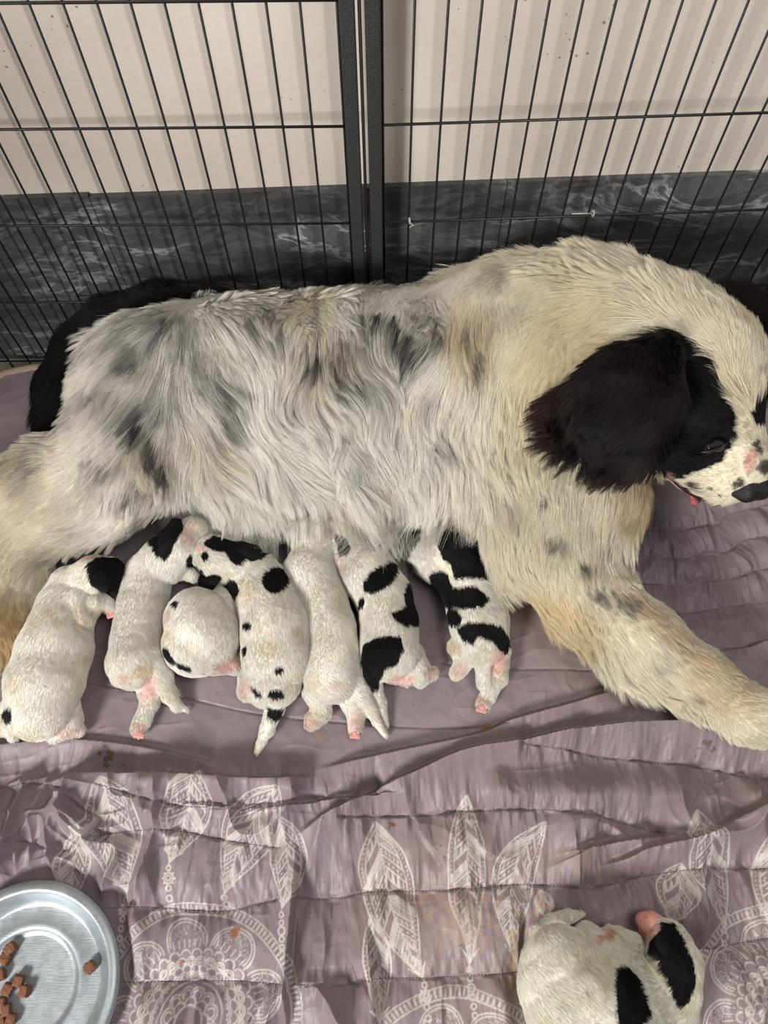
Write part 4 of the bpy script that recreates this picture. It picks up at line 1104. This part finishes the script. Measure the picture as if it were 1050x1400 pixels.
puppy('white puppy with black face and black side patch curled up alone on the comforter',
      [[(764, 1314, 38), (772, 1347, 62), (795, 1385, 74), (840, 1420, 70), (880, 1420, 55)], [(770, 1330, 58), (820, 1350, 58), (855, 1350, 46)],
       [(845, 1320, 40), (858, 1300, 24), (842, 1286, 15)], {'abs': [(856, 1302, .040, 20), (846, 1286, .032, 15), (836, 1280, .026, 12)]},
       {'abs': [(785, 1300, .040, 24), (802, 1278, .032, 15), (818, 1284, .026, 12), (824, 1291, .022, 9)]}, [(870, 1370, 50), (905, 1380, 46)],
       {'abs': [(905, 1385, .04, 42), (918, 1350, .045, 38), (922, 1318, .045, 37), (915, 1292, .04, 30), (900, 1275, .032, 19)]},
       {'abs': [(732, 1306, .056, 13), (738, 1280, .048, 12), (756, 1263, .040, 10), (778, 1254, .030, 7.5), (798, 1251, .020, 2.5)]}],
      [[(908, 1262), (926, 1264), (936, 1284), (950, 1318), (952, 1340), (944, 1366), (932, 1378), (922, 1366), (914, 1338), (903, 1324), (902, 1312), (888, 1300), (890, 1284), (902, 1274)],
       [(845, 1328), (858, 1323), (880, 1342), (888, 1366), (894, 1390), (880, 1410), (846, 1410), (843, 1360)]],
      [(925, 1300), (890, 1370), (820, 1370), (770, 1330), (750, 1290)], pinks=[(836, 1281, 12, 12, 0, .9), (822, 1288, 9, 9, 0, .8), (892, 1272, 20, 16, 30, .9), (800, 1280, 14, 10, 0, .25)], base=lin(243, 240, 224), seed=58, k=.003, count=42000, length=.007,
      ears=[([(906, 1288, .068, 7), (914, 1295, .070, 9), (919, 1306, .070, 7)], True)], extra=[pup8x])

# ------------------------------------------------------------------ metal plate with kibble
def alu():
    m, nt, b = nodemat('scuffed_aluminium')
    N = nt.nodes.new; L = nt.links.new
    tc = N('ShaderNodeTexCoord')
    n = N('ShaderNodeTexNoise'); n.inputs['Scale'].default_value = 45; n.inputs['Detail'].default_value = 8; n.inputs['Roughness'].default_value = .7; L(tc.outputs['Object'], n.inputs['Vector'])
    r = N('ShaderNodeMapRange'); r.inputs['To Min'].default_value = .28; r.inputs['To Max'].default_value = .6; L(n.outputs['Fac'], r.inputs['Value']); L(r.outputs[0], b.inputs['Roughness'])
    mp = N('ShaderNodeMapping'); mp.inputs['Rotation'].default_value = (0, 0, .5); mp.inputs['Scale'].default_value = (60, 900, 60); L(tc.outputs['Object'], mp.inputs['Vector'])
    n2 = N('ShaderNodeTexNoise'); n2.inputs['Scale'].default_value = 1; n2.inputs['Detail'].default_value = 2; L(mp.outputs[0], n2.inputs['Vector'])
    ad = N('ShaderNodeMath'); ad.operation = 'ADD'; L(n.outputs['Fac'], ad.inputs[0]); L(n2.outputs['Fac'], ad.inputs[1])
    bp = N('ShaderNodeBump'); bp.inputs['Strength'].default_value = .25; bp.inputs['Distance'].default_value = .0006; L(ad.outputs[0], bp.inputs['Height']); L(bp.outputs[0], b.inputs['Normal'])
    c = N('ShaderNodeMix'); c.data_type = 'RGBA'; c.inputs['A'].default_value = (*lin(148, 156, 162), 1); c.inputs['B'].default_value = (*lin(196, 203, 208), 1)
    L(n.outputs['Fac'], c.inputs['Factor']); L(c.outputs['Result'], b.inputs['Base Color'])
    b.inputs['Metallic'].default_value = .72
    return m
pc = P(29, 1350, .027); pc[2] = .002
prof = [(.0001, .0025), (.053, .0025), (.058, .0030), (.0600, .0075), (.0635, .0092), (.068, .0088), (.086, .0062), (.0890, .0074), (.098, .0175), (.1015, .0238), (.1035, .0262), (.1060, .0265), (.1090, .0262), (.1125, .0248), (.1150, .0225), (.1160, .0196), (.1146, .0192), (.1120, .0205), (.105, .0225), (.100, .0140), (.0925, .0050), (.090, .0035), (.070, .0030), (.064, .0035), (.061, .0005), (.053, .0), (.0001, .0)]
pl = MB(); pl.lathe(pc, prof, 160)
plate = tag(pl.build('metal_plate', alu(), None, True), 'round scuffed aluminium plate with a raised ring, holding brown kibble, on the comforter', 'plate')
M_kib = simple('brown_kibble', lin(122, 80, 58), .85, bump=.8, bscale=260)
kibs = [(14.5, 1297, 0, 'kibble piece nearest the top edge of the plate, on the ring'), (7, 1311, 1, 'kibble piece just below the topmost one on the ring'), (0, 1333, 2, 'kibble piece cut by the left edge of the photo, above the group of three'),
        (25.5, 1341, 3, 'upper piece of the kibble trio at the middle of the plate'), (10.5, 1352.5, 4, 'left piece of the kibble trio at the middle of the plate'), (34, 1355, 5, 'right piece of the kibble trio at the middle of the plate'),
        (1, 1371, 6, 'kibble piece at the left, top of the lower pile'), (9, 1381, 7, 'kibble piece in the centre of the lower pile'), (15, 1394, 8, 'largest kibble piece at the right of the lower pile'), (1, 1395, 9, 'kibble piece at the bottom left of the lower pile'),
        (123, 1322.5, 10, 'lone kibble piece out on the right rim slope of the plate')]
for px_, py_, s_, lab in kibs:
    g = np.random.default_rng(700 + s_)
    rad0 = np.linalg.norm(P(px_, py_, .012)[:2] - pc[:2])
    zb = .0045 if rad0 < .056 else (.0100 if rad0 < .091 else .0145)
    zc = pc[2] + np.interp(rad0, [p[0] for p in prof[:12]], [p[1] for p in prof[:12]]) + .0058
    c = P(px_, py_, zc)
    bm_v = []; n = 7
    R_ = np.array(Matrix.Rotation(g.uniform(0, 3), 3, 'Z') @ Matrix.Rotation(g.uniform(-.25, .25), 3, 'X'))
    sx, sy, sz = g.uniform(.0058, .0066), g.uniform(.0052, .0062), .0052
    t_ = np.linspace(-1, 1, n); vs = {}; vl = []; fl2 = []
    def vid(p):
        kx = tuple(np.round(p, 4))
        if kx not in vs:
            q = np.array(p); m_ = np.max(np.abs(q)); rnd = q / (np.linalg.norm(q) + 1e-9) * m_ * 1.18
            q = q * .72 + rnd * .28; q = q * (1 + .05 * g.normal()); vs[kx] = len(vl); vl.append(R_ @ (q * np.array([sx, sy, sz])) + c)
        return vs[kx]
    for ax_ in range(3):
        for sd in (-1, 1):
            for i in range(n - 1):
                for j in range(n - 1):
                    qd = []
                    for (u_, v_) in ((t_[i], t_[j]), (t_[i + 1], t_[j]), (t_[i + 1], t_[j + 1]), (t_[i], t_[j + 1])):
                        p = [0, 0, 0]; p[ax_] = sd; p[(ax_ + 1) % 3] = u_; p[(ax_ + 2) % 3] = v_; qd.append(vid(p))
                    fl2.append(qd if sd > 0 else qd[::-1])
    o = link('kibble', mesh_np('kibble', np.array(vl), np.array(fl2)), None, [M_kib])
    tag(o, lab, 'kibble', 'kibble on the metal plate')
